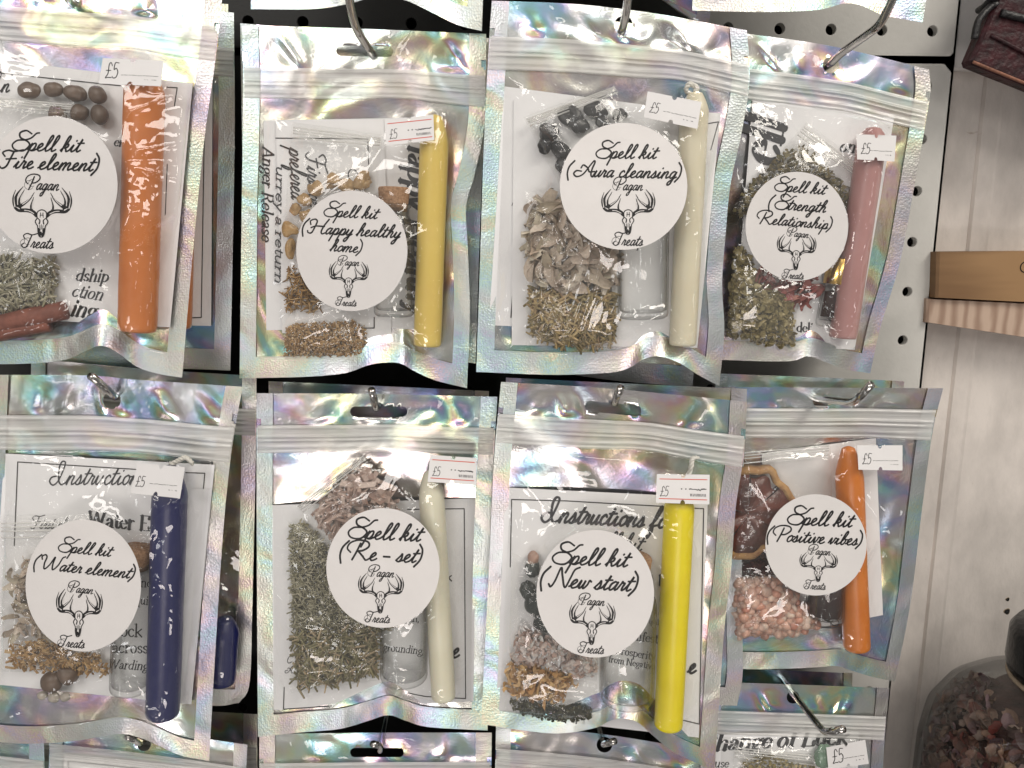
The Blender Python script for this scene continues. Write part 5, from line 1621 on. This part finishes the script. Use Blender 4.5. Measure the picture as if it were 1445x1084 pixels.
# ------------------------------------------------------------------ top row, left to right
# Fire element
B = Bag('bag with the coral orange candle and round label reading Fire element', dict(top=[(-45, -42), (130, -26), (314, -7)], right=[(314, -7), (304, 85), (288, 200), (270, 380), (257, 533)],
        bottom=[(-80, 512), (0, 514), (60, 512), (95, 507), (120, 496), (142, 488), (165, 497), (194, 518), (225, 528), (257, 533)], left=[(-45, -42), (-62, 250), (-80, 512)]), -.064, (.083, .172), ('circle', 99, 0, 13), skin=0)
paper(B, 'white sheet behind the orange candle of the fire element bag', [(-40, 80), (272, 118), (240, 462), (-60, 445)], curl=.002,
      border=[[(-30, 100), (170, 121)], [(236, 123), (250, 124), (246, 150)], [(236, 232), (228, 440), (221, 441)]],
      texts=[('dship', (106, 396), (152, 398), 'serif', dict(pen=.3, shear=.25, mi=1)), ('ction', (100, 418), (144, 424), 'serif', dict(pen=.26, shear=.3, mi=1)), ('ing', (98, 445), (133, 449), 'serif', dict(pen=.32, shear=.3, mi=0)), ('en', (160, 206), (176, 207), 'serif', dict(pen=.3, shear=.2, mi=1)), ('In', (-18, 130), (12, 130), 'script', dict(pen=.2))])
stones(B, 'brown_stone', [(42, 128, 18, 12, 5, 'brown tumbled stone at the left end of the top row of brown stones'), (74, 127, 15, 11, 0, 'brown tumbled stone second from the left in the row of brown stones'), (106, 132, 17, 12, 8, 'brown tumbled stone third from the left in the row of brown stones'), (138, 134, 14, 13, 0, 'brown tumbled stone at the right end of the row of brown stones'),
       (139, 163, 13, 15, 20, 'brown tumbled stone just below the right end of the row'), (112, 160, 14, 12, -10, 'brown tumbled stone left of the lowest brown stone at the right'), (80, 160, 15, 12, 0, 'brown tumbled stone half under the sachet of the fire element bag')], S_BROWN, '', 'brown tumbled stones in the fire element bag', cat='stone')
sachet(B, 'clear zip sachet across the fire element bag above its label', [(-50, 128), (106, 143), (100, 260), (-55, 250)], .004, .005, 0)
crumbs(B, 'dried_herb', 'grey green herb needles in the fire element bag', [(-50, 362), (78, 366), (80, 445), (-50, 440)], 620, 'needle', (3.2, 5.4), H_GREY, aspect=4.5)
sachet(B, 'clear sachet of grey green herb in the fire element bag', [(-55, 330), (78, 356), (82, 448), (-55, 440)], .003, .005)
mb = MB()
for (x0, y0, x1, y1, rp) in ((-50, 474, 92, 438, 13), (-50, 486, 70, 458, 10)):
    tube(mb, catmull([B.P(x0, y0, .004)[0], B.P((x0 + x1) / 2, (y0 + y1) / 2 - 3, .006)[0], B.P(x1, y1, .004)[0]], 10), rp * B.scale(40, 450), 14)
    B.push_bar((x0, y0), (x1, y1), rp, .004)
tag(mb.build('bark_stick', BARK, None), 'red brown strips of bark at the foot of the fire element bag', 'bark')
candle(B, 'coral orange candle behind glossy film in the fire element bag', (205, 100), (194, 467), 25.5, W_CORAL, tip=30)
# film pushed into an added wedge over the candle, sloped to catch glare
k_ = B.scale(210, 210)
B.push(np.where(poly_sd([(172, 128), (262, 135), (250, 300), (168, 330)], B.X, B.Y) > 0, .0166 + .114 * k_ * (B.Y - 140) - .07 * k_ * (B.X - 205), 0))
B.solve()
B.disc_label(73, 261, 93, 97, [('Spell kit', (16, 212), (112, 214.5)), ('(Fire element)', (-14, 236), (140, 242))], ('Pagan', (36, 267), (82, 269)), (17, 101, 264, 335), ('Treats', (30, 349), (74, 351)), .03)
B.price([(145, 82), (231, 86), (227, 122), (139.5, 118)], False, (.08, .36), 1)
B.finish([(142, 405, 90, 500, 2.2, 6), (142, 405, 190, 495, 2.0, 6), (142, 405, 120, 330, 1.6, 5), (142, 405, 185, 300, 1.4, 5), (250, 130, 180, 160, 1.6, 7), (255, 200, 185, 215, 1.2, 6), (252, 250, 190, 235, 1.2, 6), (100, 450, 0, 470, 1.5, 8)], 8)

# Happy healthy home
B = Bag('bag with the pale yellow candle and round label reading Happy healthy home', dict(top=[(341, 36), (430, 38), (520, 41), (686, 48)], right=[(686, 48), (684, 170), (670, 245), (658, 290), (660, 350), (663, 440), (659, 548)],
        bottom=[(338, 534), (427, 532), (485, 527), (518, 516), (540, 512), (565, 513), (585, 524), (615, 537), (659, 548)], left=[(341, 36), (343, 130), (341, 300), (338, 534)]), -.056, (.118, .205), ('slot', 474, 555, 72.5, 7.5, .02), skin=1)
paper(B, 'white sheet with rotated bold italic writing in the happy healthy home bag', [(372, 170), (592, 166), (600, 464), (376, 466)],
      texts=[('Anger Release', (371, 206), (369, 340), 'serif', dict(pen=.24, shear=.25, ky=.85)), ('Happy', (578, 186), (574, 292), 'serif', dict(pen=.36, shear=.25, mi=1)), ('Healthy', (570, 306), (577, 444), 'serif', dict(pen=.36, shear=.25, mi=1))])
paper(B, 'smaller folded white sheet with script writing in the happy healthy home bag', [(389, 170), (541, 168), (553, 485), (398, 470)], .0014,
      border=[[(389, 195), (519, 196), (520, 232)], [(470, 464), (528, 463), (528, 448)]],
      texts=[('Surrey a return', (390, 226), (388, 400), 'serif', dict(pen=.15, shear=.2, ky=.5, mi=1)), ('prefered w', (408, 208), (412, 300), 'script', dict(pen=.2)), ('First of', (432, 214), (436, 290), 'script', dict(pen=.2, mi=1)), ('S', (492, 238), (492, 254), 'script', dict(pen=.2, mi=1))])
stones(B, 'resin_lump', [(447, 262, 17, 15, 10, 'beige resin lump left of the cluster above the label'), (470, 256, 13, 16, 30, 'beige resin lump at the middle of the cluster above the label'), (489, 262, 13, 14, 0, 'beige resin lump right of the middle in the cluster above the label'), (514, 256, 18, 17, -25, 'largest beige resin lump, nearest the cork'),
       (427, 283, 13, 11, 20, 'brown resin lump at the left of the label top'), (415, 297, 12, 11, 0, 'brown resin lump left of the label at its shoulder'), (432, 303, 12, 12, 40, 'brown resin lump tucked against the label shoulder'), (410, 325, 12, 16, 0, 'brown resin lump at the left of the label'), (412, 352, 10, 16, 10, 'lowest brown resin lump left of the label')], S_RESIN, '', 'resin lumps in the happy healthy home bag', rough=.75, flat=.5, facet=True, cat='resin')
sachet(B, 'clear zip sachet of resin lumps in the happy healthy home bag', [(412, 172), (540, 190), (530, 300), (400, 330)], .004, .007, 0)
crumbs(B, 'dried_herb', 'sparse brown stalks left of the happy healthy home label', [(402, 375), (440, 380), (455, 440), (402, 440)], 130, 'needle', (2, 3.6), H_BROWN, aspect=6)
crumbs(B, 'seed_granules', 'fine brown granules in the lowest sachet of the happy healthy home bag', [(402, 462), (420, 455), (500, 452), (518, 462), (516, 505), (400, 503)], 1900, 'chunk', (1.5, 2.7), H_BROWN)
sachet(B, 'clear sachet of brown granules at the bottom of the happy healthy home bag', [(398, 440), (520, 434), (520, 508), (398, 507)], .003, .0055)
vial(B, 'corked glass vial beside the pale yellow candle', (556, 288), (556, 446), 28, True, 22)
candle(B, 'pale yellow candle in the happy healthy home bag', (614, 162), (603, 488), 19.5, W_YEL, tip=42)
B.solve()
B.disc_label(496.5, 354, 78.5, 85, [('Spell kit', (456, 305), (531, 309)), ('(Happy healthy', (426, 328.5), (563, 336)), ('home)', (465, 354), (511, 357))], ('Pagan', (477, 374), (506, 375.5)), (464, 520, 369, 420), ('Treats', (474, 431), (502, 432.5)), .02)
B.price([(542.5, 169), (611.5, 162), (613, 198), (545, 205.5)], True, (.08, .30), 2)
B.finish([(467, 440, 372, 492, 2.2, 5), (467, 440, 500, 505, 1.8, 5), (546, 442, 505, 505, 2.2, 5), (546, 442, 625, 515, 2.6, 6), (650, 145, 590, 260, 1.8, 6), (352, 140, 420, 190, 1.0, 6)], 8)

# Aura cleansing
B = Bag('bag with the ivory candle and round label reading Aura cleansing', dict(top=[(694, 1), (780, 4), (845, 9), (930, 20), (1054, 43)], right=[(1054, 43), (1058, 110), (1048, 180), (1031, 260), (1024, 330), (1019, 400), (1022, 468), (1015, 545)],
        bottom=[(672, 525), (780, 529), (860, 526), (888, 519), (908, 507), (930, 503), (958, 512), (985, 529), (1015, 545)], left=[(694, 1), (690, 60), (683, 200), (677, 380), (672, 525)]), -.067, (.096, .185), ('circle', 880, 36, 13.5), skin=2)
paper(B, 'white sheet with thin frame lying left in the aura cleansing bag', [(711, 122), (925, 150), (905, 468), (690, 459)], border=[[(752, 147), (740, 143), (732, 300), (721, 448)]], bw=1.6,
      texts=[('H', (750, 238), (772, 239), 'serif', dict(pen=.36)), ('A', (722, 290), (726, 290), 'serif', dict(pen=.3)), ('ise', (868, 441), (882, 441), 'serif', dict(pen=.24))])
paper(B, 'white sheet whose right edge curls past the ivory candle', [(725, 140), (1017, 160), (984, 491), (722, 487)], .0012, curl=.003, border=[[(996, 175), (1014, 172), (999, 226)]],
      texts=[('re', (898, 353), (914, 354), 'serif', dict(pen=.3, mi=1))])
stones(B, 'black_stone', [(772, 187, 17, 16, 0, 'black stone at the upper left of the black stones'), (806, 163, 20, 15, 20, 'black stone second from the left along the top of the black stones'), (820, 178, 17, 12, 25, 'black stone tucked under the top pair of black stones'), (842, 156, 20, 13, 8, 'widest black stone at the top of the sachet'), (874, 161, 12, 10, -5, 'small black stone at the right end of the black stones'), (852, 172, 13, 10, 0, 'small black stone just over the label edge'),
       (771, 206, 12, 13, 0, 'small black stone below the upper left one'), (792, 214, 17, 14, 30, 'black stone against the upper left of the label'), (794, 236, 14, 13, 0, 'lowest black stone, left of the label')], S_BLACK, '', 'black stones in the aura cleansing bag', facet=True, rough=.4)
sachet(B, 'clear zip sachet of black stones, set at a slant', [(738, 165), (868, 118), (912, 200), (790, 262)], .004, .008, 0)
crumbs(B, 'dried_petals', 'pale dried petals left of the aura cleansing label', [(752, 284), (785, 276), (815, 320), (868, 352), (868, 400), (800, 412), (746, 396), (742, 340)], 170, 'petal', (11, 20), H_PETAL, (.002, .009))
crumbs(B, 'dried_rosemary', 'rosemary needles at the bottom of the aura cleansing bag', [(746, 404), (868, 408), (870, 484), (830, 491), (790, 489), (748, 472)], 720, 'needle', (3.6, 5.8), H_ROSEM, (.002, .008), aspect=4.6)
sachet(B, 'clear sachet of petals and rosemary in the aura cleansing bag', [(742, 270), (872, 300), (873, 492), (742, 488)], .006, .006)
vial(B, 'empty glass vial below the label of the aura cleansing bag', (908, 275), (907, 449), 35, False)
candle(B, 'ivory candle with its wick in the aura cleansing bag', (981, 130), (963, 487), 19, W_IVORY, tip=26, wick=[(980, 131), (984, 124), (973, 119), (968, 128), (975, 133)])
B.solve()
B.disc_label(880, 263, 90, 89.6, [('Spell kit', (840, 223), (925, 224)), ('(Aura cleansing)', (800, 249), (962, 252))], ('Pagan', (866, 268), (906, 269)), (848.5, 924.5, 267, 331), ('Treats', (865, 346), (906, 347)), .01)
B.price([(914, 129), (990, 144), (984, 182), (908.5, 165.5)], False, (.08, .3), 3)
B.finish([(935, 445, 950, 505, 2.4, 6), (935, 445, 790, 505, 2.0, 6), (935, 445, 1000, 520, 2.2, 5), (1030, 135, 985, 175, 1.6, 6), (752, 135, 800, 220, 1.4, 5), (700, 100, 760, 130, 1.2, 7)], 8)

# Strength relationship
B = Bag('bag with the dusty pink candle and round label reading Strength Relationship', dict(top=[(1000, 42), (1057, 48), (1178, 66), (1311, 98)], right=[(1311, 98), (1313, 130), (1306, 175), (1289, 270), (1270, 370), (1243, 460), (1228, 527)],
        bottom=[(985, 505), (1022, 508), (1110, 510), (1140, 503), (1165, 511), (1192, 521), (1228, 527)], left=[(1000, 42), (985, 505)]), -.055, (.105, .20), ('circle', 1172.5, 92, 11.5), skin=3)
paper(B, 'white sheet with large sideways letters in the strength relationship bag', [(1062, 140), (1262, 165), (1206, 494), (1035, 482)], curl=.001,
      texts=[('ell', (1096, 236), (1108, 172), 'serif', dict(pen=.36, shear=.15, ky=1.1, mi=1)), ('ona', (1184, 214), (1216, 216), 'serif', dict(pen=.3, shear=.25, mi=1)), ('delity', (1124, 468), (1160, 470), 'serif', dict(pen=.32, mi=1))])
crumbs(B, 'dried_herb', 'dark brown green herb in the slanted sachet of the strength relationship bag', [(1112, 208), (1135, 205), (1170, 238), (1205, 270), (1190, 312), (1120, 310), (1060, 320), (1034, 300), (1052, 262)], 1300, 'flake', (2.2, 4.6), H_DARK, (.0015, .007))
sachet(B, 'clear zip sachet of dark herb turned on its corner', [(1138, 172), (1238, 248), (1170, 345), (1034, 292)], .004, .0055, 0)
crumbs(B, 'rose_petals', 'dark pink rose petals under the strength relationship label', [(1060, 380), (1150, 385), (1160, 440), (1120, 430), (1070, 415)], 70, 'petal', (6, 11), H_ROSE, (.002, .006))
crumbs(B, 'dried_herb', 'pale olive herb at the lower left of the strength relationship bag', [(1036, 345), (1052, 350), (1070, 392), (1120, 410), (1122, 487), (1080, 490), (1024, 474), (1028, 420)], 1300, 'flake', (2.8, 5.8), H_LEAF, (.0015, .007))
sachet(B, 'clear sachet of olive herb at the lower left of the strength relationship bag', [(1034, 372), (1128, 398), (1122, 492), (1022, 480)], .004, .006)
vial(B, 'glass vial with gold cap and dark filling beside the pink candle', (1180, 396), (1168, 461), 17, False, cap=34, fill=(.55, H_DKRED), neck=.85)
candle(B, 'dusty pink candle in the strength relationship bag', (1233, 180), (1189, 477), 18.5, W_PINK, tip=18)
B.solve()
B.disc_label(1124.5, 319.5, 72.5, 77, [('Spell kit', (1092, 269), (1163, 274.5)), ('(Strength', (1084, 294), (1164, 300)), ('Relationship)', (1068, 315), (1174, 324))], ('Pagan', (1111, 333), (1140, 336)), (1096, 1151.5, 331, 381), ('Treats', (1104, 392.5), (1133, 394.5)), .04)
B.price([(1208.5, 189.5), (1265, 191.5), (1262, 228), (1209.5, 225)], False, (.1, .42), 4)
B.finish([(1165, 470, 1130, 505, 1.6, 5), (1165, 470, 1215, 515, 1.8, 5), (1290, 180, 1230, 190, 1.2, 6), (1050, 150, 1080, 240, 1.2, 6)], 8)

# ------------------------------------------------------------------ second row, left to right
# Water element
B = Bag('bag with the navy candle and round label reading Water element', dict(top=[(-12, 529), (125, 530), (194, 536), (343, 546)], right=[(343, 546), (336, 580), (325, 650), (315, 750), (305, 900), (295, 1074)],
        bottom=[(-28, 1044), (20, 1049), (62, 1049), (110, 1045), (150, 1038), (175, 1036), (200, 1042), (225, 1053), (255, 1066), (295, 1074)], left=[(-12, 529), (-28, 1044)]), -.066, (.11, .205), ('circle', 158, 565, 12.5), skin=3, seal_v=.95)
paper(B, 'white sheet headed Water Element behind the navy candle', [(6, 640), (303, 656), (270, 994), (-15, 965)], curl=.001,
      border=[[(20, 770), (25, 652), (200, 663)], [(262, 667), (289, 668), (287, 690)]],
      texts=[('Instructions', (70, 684), (204, 684), 'script', dict(pen=.16, mi=1)), ('Water Element', (124, 742), (282, 755), 'serif', dict(pen=.34, mi=1)), ('First of', (42, 746), (92, 746), 'script', dict(pen=.18, mi=1)),
             ('ine', (194, 828), (214, 829), 'serif', dict(pen=.2)), ('quil', (190, 852), (213, 854), 'serif', dict(pen=.2)), ('lock', (164, 898), (201, 899), 'serif', dict(pen=.22)), ('across', (158, 921), (209, 922), 'serif', dict(pen=.22)), ('Warding', (152, 943), (208, 946), 'serif', dict(pen=.22, shear=.2))])
paper(B, 'narrow white sheet at the right of the navy candle', [(255, 690), (299, 690), (268, 992), (232, 985)], .0014, curl=.001)
crumbs(B, 'dried_petals', 'pale grey petals left of the water element label', [(12, 795), (45, 785), (60, 850), (70, 905), (14, 902)], 70, 'petal', (6, 12), H_PETAL, (.002, .005))
crumbs(B, 'dried_herb', 'brown herb chips below the water element label', [(10, 908), (60, 900), (140, 925), (165, 955), (60, 950), (12, 944)], 420, 'chip', (2.0, 3.6), H_BROWN, (.002, .006), aspect=3.5)
sachet(B, 'clear zip sachet at the left of the water element bag', [(0, 728), (140, 725), (150, 950), (-5, 948)], .004, .006, 0)
stones(B, 'smoky_pebble', [(72, 962, 17, 15, 0, 'brown glassy pebble at the bottom left of the water element bag'), (94, 952, 16, 16, 10, 'larger brown pebble right of the first at the bottom of the water element bag')], S_BROWN, '', 'pebbles in the water element bag')
stones(B, 'clear_pebble', [(60, 982, 8, 7, 0, 'small clear pebble at the far left of the bottom pebbles'), (76, 984, 9, 8, 0, 'clear pebble in the middle of the bottom pebbles'), (93, 984, 8, 7, 0, 'small clear pebble at the right of the bottom pebbles')], S_CLEAR, '', 'clear pebbles in the water element bag')
vial(B, 'corked glass vial behind the water element label', (192, 792), (184, 972), 27, True, 20)
candle(B, 'navy candle in the water element bag', (241, 656), (229.5, 1008), 22.5, W_BLUE, tip=46, tipr=.35, wick=[(240, 656), (252, 650), (262, 646), (272, 654)])
B.solve()
B.disc_label(117.5, 826.5, 81.5, 93, [('Spell kit', (81, 778), (155, 785.5)), ('(Water element)', (47, 802), (190, 817))], ('Pagan', (96, 835), (130, 838.5)), (78.5, 144, 832, 899), ('Treats', (82, 912), (118, 915)), .05)
B.price([(194.5, 653), (261, 659.5), (254, 703.5), (184, 696)], False, (.06, .3), 5)
B.finish([(87, 925, 30, 980, 2.2, 6), (87, 925, 150, 960, 1.8, 5), (160, 965, 60, 995, 2.0, 6), (172, 975, 262, 1055, 3.2, 6), (172, 975, 150, 1040, 2.4, 7), (290, 655, 180, 770, 1.2, 5)], 8)

# Re-set
B = Bag('bag with the cream candle and round label reading Re - set', dict(top=[(362, 555), (521, 556), (702, 560)], right=[(702, 560), (697, 640), (690, 800), (688, 1031)],
        bottom=[(364, 1040), (424, 1034), (480, 1029), (519, 1018), (548, 1010), (573, 1018), (606, 1027), (688, 1032)], left=[(362, 555), (362, 700), (363, 900), (364, 1040)]), -.055, (.094, .175), ('slot', 494, 575, 581, 7.3, 0.0), skin=1)
paper(B, 'white framed sheet behind the cream candle of the re-set bag', [(384, 713), (672, 703), (668, 990), (386, 1002)],
      border=[[(575, 719), (655, 718), (657, 986), (600, 983), (545, 972), (490, 995), (400, 1001), (401, 970)]],
      texts=[('earth,', (562, 876), (592, 878), 'serif', dict(pen=.2)), ('grounding,', (540, 918), (598, 924), 'serif', dict(pen=.2, shear=.1)), ('k', (630, 820), (638, 820), 'serif', dict(pen=.3)), ('e', (636, 928), (646, 928), 'script', dict(pen=.26)), ('C', (404, 936), (412, 936), 'script', dict(pen=.2)), ('A', (402, 950), (412, 950), 'script', dict(pen=.2))])
crumbs(B, 'wood_chips', 'pale brown wood chips in the slanted sachet of the re-set bag', [(508, 655), (535, 668), (565, 715), (540, 770), (480, 770), (455, 745), (440, 722)], 300, 'chip', (4, 8), H_CHIP, (.002, .008), aspect=3.5)
sachet(B, 'clear zip sachet of wood chips turned on its corner', [(415, 712), (512, 637), (575, 730), (490, 800)], .005, .006, 0)
crumbs(B, 'dried_herb', 'fine grey green herb at the left of the re-set bag', [(408, 738), (430, 735), (480, 790), (500, 850), (575, 880), (540, 892), (410, 890)], 2000, 'needle', (2.0, 3.4), H_GREY, (.0015, .006), aspect=4)
crumbs(B, 'dried_herb', 'green needles at the bottom of the re-set bag', [(411, 890), (530, 882), (534, 952), (500, 960), (420, 972)], 620, 'needle', (2.8, 4.6), H_GREEN, (.002, .007), aspect=7)
sachet(B, 'clear sachet of green needles at the bottom of the re-set bag', [(406, 735), (530, 770), (536, 960), (410, 978)], .006, .006)
vial(B, 'empty glass vial next to the cream candle', (570, 800), (570, 957), 33, False)
candle(B, 'cream candle leaning to the right in the re-set bag', (607, 664), (626, 984), 17.2, W_IVORY2, tip=38)
B.solve()
B.disc_label(540.5, 801.5, 80, 84.5, [('Spell kit', (490, 759), (592, 764)), ('(Re - set)', (479, 788.5), (596, 794.5))], ('Pagan', (520, 813), (555, 815)), (505, 569.5, 809.5, 865.5), ('Treats', (515, 877.5), (549, 879.5)), .03)
B.price([(607, 642), (673, 646.5), (671.5, 684.5), (603.5, 680)], True, (.08, .3), 6)
B.finish([(485, 945, 395, 1002, 2.2, 5), (485, 945, 505, 985, 1.6, 6), (550, 957, 480, 1000, 2.2, 6), (550, 957, 620, 990, 1.6, 6), (405, 885, 500, 900, 1.6, 4), (490, 940, 515, 870, 1.6, 4), (380, 660, 425, 720, 1.4, 6), (560, 975, 548, 1012, 1.8, 8)], 8)

# New start
B = Bag('bag with the bright yellow candle and round label reading New start', dict(top=[(707, 539), (853, 548), (1054, 567)], right=[(1054, 567), (1050, 640), (1039, 710), (1032, 800), (1022, 892), (1013, 1020), (1008, 1088)],
        bottom=[(679, 1022), (778, 1035), (837, 1028), (859, 1018), (876, 1014), (899, 1019), (921, 1038), (949, 1060), (983, 1077), (1008, 1088)], left=[(707, 539), (697, 650), (690, 800), (679, 1022)]), -.069, (.093, .178), ('slot', 825, 905, 576.5, 7.5, .1), skin=0, seal_v=.95)
paper(B, 'white framed sheet with script heading behind the bright yellow candle', [(713, 688), (999, 702), (986, 1041), (700, 1008)],
      border=[[(720, 800), (722, 705), (800, 707), (993, 718), (987, 1022), (962, 1016)]],
      texts=[('Instructions for', (764, 736), (948, 746), 'script', dict(pen=.26, mi=1)), ('spell kit', (826, 772), (904, 778), 'script', dict(pen=.22, mi=1)), ('P', (929, 826), (940, 826), 'serif', dict(pen=.4)), ('Manifest', (872, 900), (928, 908), 'serif', dict(pen=.24, mi=1)), ('Prosperity', (868, 922), (924, 932), 'serif', dict(pen=.24, mi=1)),
             ('from Negative', (858, 934), (924, 945), 'serif', dict(pen=.24, mi=1)), ('April', (912, 880), (930, 882), 'serif', dict(pen=.2)), ('e', (970, 950), (980, 950), 'script', dict(pen=.3))])
stones(B, 'dark_green_stone', [(752, 802, 12, 14, 0, 'small dark green stone at the top left of the new start label'), (745, 832, 12, 16, 0, 'dark green stone at the far left of the new start label'), (760, 850, 19, 22, 20, 'largest dark green stone left of the new start label'), (770, 880, 22, 15, 20, 'lowest dark green stone left of the new start label')], S_GREEN, '', 'dark green stones in the new start bag')
stones(B, 'pink_pebble', [(753, 788, 9, 12, 10)], simple('pinkish_pebble', (.42, .27, .21), .4, noise=.3), 'pinkish brown pebble at the upper left of the new start label', 'pebbles in the new start bag')
crumbs(B, 'salt_flakes', 'white and pink salt flakes under the new start label', [(722, 925), (735, 882), (780, 900), (842, 928), (840, 958), (790, 948), (724, 936)], 560, 'flake', (4.5, 8), H_SALT, (.002, .0075))
crumbs(B, 'orange_shavings', 'curly orange brown shavings in the new start bag', [(716, 940), (745, 938), (808, 955), (806, 985), (760, 988), (716, 980)], 130, 'curl', (6, 10), H_SHAV, (.002, .007), aspect=3.4)
crumbs(B, 'dried_herb', 'dark green crumbs at the very bottom of the new start bag', [(715, 984), (760, 988), (835, 1000), (842, 1022), (780, 1020), (725, 1006)], 700, 'flake', (1.8, 3.6), H_BLACK, (.002, .006))
sachet(B, 'clear sachet of salt flakes in the new start bag', [(722, 780), (850, 830), (842, 962), (718, 935)], .006, .006)
sachet(B, 'clear sachet of orange shavings in the new start bag', [(714, 935), (842, 965), (846, 1026), (710, 1005)], .004, .0055)
vial(B, 'corked glass vial partly behind the new start label', (888, 812), (884, 985), 38, True, 26)
candle(B, 'bright yellow candle with a white wick in the new start bag', (959, 706), (943, 1024), 20, W_BRIGHT, tip=10, tipr=.8, wick=[(961, 708), (968, 680), (975, 660), (977, 648), (984, 645)])
B.solve()
B.disc_label(840, 838, 83, 90, [('Spell kit', (778, 795), (884, 800)), ('(New start)', (762, 827), (900, 835))], ('Pagan', (817, 853), (852, 855)), (803, 868, 850, 910), ('Treats', (816, 921), (851, 923)), .03)
B.price([(927, 669), (1001.5, 670), (1001, 712), (925.5, 709.5)], True, (.07, .28), 7)
B.finish([(873, 985, 700, 1005, 2.4, 6), (873, 985, 780, 1030, 1.8, 7), (873, 985, 868, 1018, 2.0, 8), (880, 983, 985, 1072, 3.0, 6), (1025, 660, 965, 700, 1.6, 6), (775, 712, 840, 770, 1.4, 6), (720, 640, 770, 720, 1.4, 7)], 8)

# Positive vibes
B = Bag('bag with the bullet tipped orange candle and round label reading Positive vibes', dict(top=[(1015, 546), (1150, 547), (1331, 548)], right=[(1331, 548), (1316, 610), (1301, 720), (1285, 850), (1263, 962)],
        bottom=[(1003, 938), (1048, 944), (1100, 944), (1150, 942), (1180, 940), (1200, 946), (1230, 955), (1263, 962)], left=[(1015, 546), (1003, 938)]), -.055, (.075, .18), ('circle', 1158.5, 565.5, 11.5), skin=2)
paper(B, 'white sheet behind the bullet tipped orange candle', [(1075, 640), (1236, 618), (1246, 868), (1085, 900)],
      texts=[('Lo', (1172, 888), (1172, 868), 'serif', dict(pen=.26)), ('Co', (1184, 884), (1184, 868), 'serif', dict(pen=.24))])
# dried orange slice
c = B.P(1052, 722, .0045)[0]; k = B.scale(1052, 722)
sl = thing('dried_orange_slice', 'dried orange slice with dark brown flesh and pale rind', 'dried fruit', c)
def disc(mb, r0, r1, t, a0, a1, n=44, dz=0.0, wb=.02):
    th = np.radians(np.linspace(a0, a1, n)); V = []
    for a in th:
        q = 1 + wb * math.sin(a * 7) + wb * .6 * math.sin(a * 13)
        for (rr, yy) in ((r0, -t), ((r0 + r1) / 2, -t * 1.15), (r1, -t * .8), (r1, t), (r0, t)):
            V.append(c + np.array([math.cos(a) * rr * q, yy * (1 + .3 * math.sin(a * 5)) + dz, math.sin(a) * rr * q]))
    Fc = []
    for i in range(n - 1):
        for j in range(5):
            Fc.append((i * 5 + j, i * 5 + (j + 1) % 5, (i + 1) * 5 + (j + 1) % 5, (i + 1) * 5 + j))
    mb.add(V, Fc)
mb = MB()
for a0, a1, rr in ((-30, 38, 60), (40, 88, 52), (91, 158, 60), (163, 236, 61), (239, 328, 58)):
    disc(mb, .0005, rr * k, .0026, a0, a1, 22, wb=.07)
mb.build('flesh', simple('dried_flesh', (.17, .032, .014), .3, nscale=110, col2=(.045, .011, .007), bump=1.0, bscale=210, spec=.5), sl)
mb = MB(); disc(mb, 58 * k, 68 * k, .0022, -35, 332, 60, wb=.05)
mb.build('rind', simple('dried_rind', (.60, .36, .13), .6, nscale=200, col2=(.34, .15, .05), bump=.8, bscale=450), sl)
B.push(np.where(np.hypot(B.X - 1052, B.Y - 722) < 72, .008, 0))
crumbs(B, 'dried_herb', 'dark crumbs between the orange slice and the pink salt', [(1040, 785), (1086, 785), (1100, 812), (1040, 814)], 420, 'flake', (2.5, 5), H_DKRED, (.002, .007))
crumbs(B, 'rock_salt', 'pink rock salt chunks at the lower left of the positive vibes bag', [(1035, 815), (1075, 812), (1112, 828), (1150, 870), (1158, 892), (1120, 896), (1035, 900)], 330, 'chunk', (8, 13), H_SALTP, (.002, .008))
sachet(B, 'clear zip sachet of dried orange in the positive vibes bag', [(1035, 632), (1172, 622), (1176, 760), (1035, 800)], .006, .006, 0)
sachet(B, 'clear sachet of pink rock salt in the positive vibes bag', [(1030, 800), (1120, 806), (1160, 902), (1030, 905)], .005, .006)
vial(B, 'small glass vial with dark filling beside the bullet tipped candle', (1166, 790), (1164, 876), 25, False, fill=(.7, H_DKRED))
candle(B, 'orange candle with bullet shaped tip in the positive vibes bag', (1197, 630), (1209, 914), 18, W_ORANGE, tip=46, tipr=.4)
B.solve()
B.disc_label(1151.5, 769, 71.5, 71.5, [('Spell kit', (1110, 739.5), (1201, 744)), ('(Positive vibes)', (1082, 763), (1217, 770))], ('Pagan', (1141, 782), (1171, 784)), (1128, 1182, 780, 821), ('Treats', (1135, 831), (1164, 832.5)), .03)
B.price([(1209.5, 628.5), (1273.5, 628.5), (1273.5, 664), (1211.5, 663)], False, (.09, .36), 8)
B.finish([(1180, 905, 1050, 898, 1.6, 8), (1185, 905, 1245, 940, 2.2, 6), (1185, 910, 1190, 940, 1.8, 7), (1160, 625, 1050, 660, 1.0, 6), (1290, 600, 1240, 700, 1.2, 7)], 8)
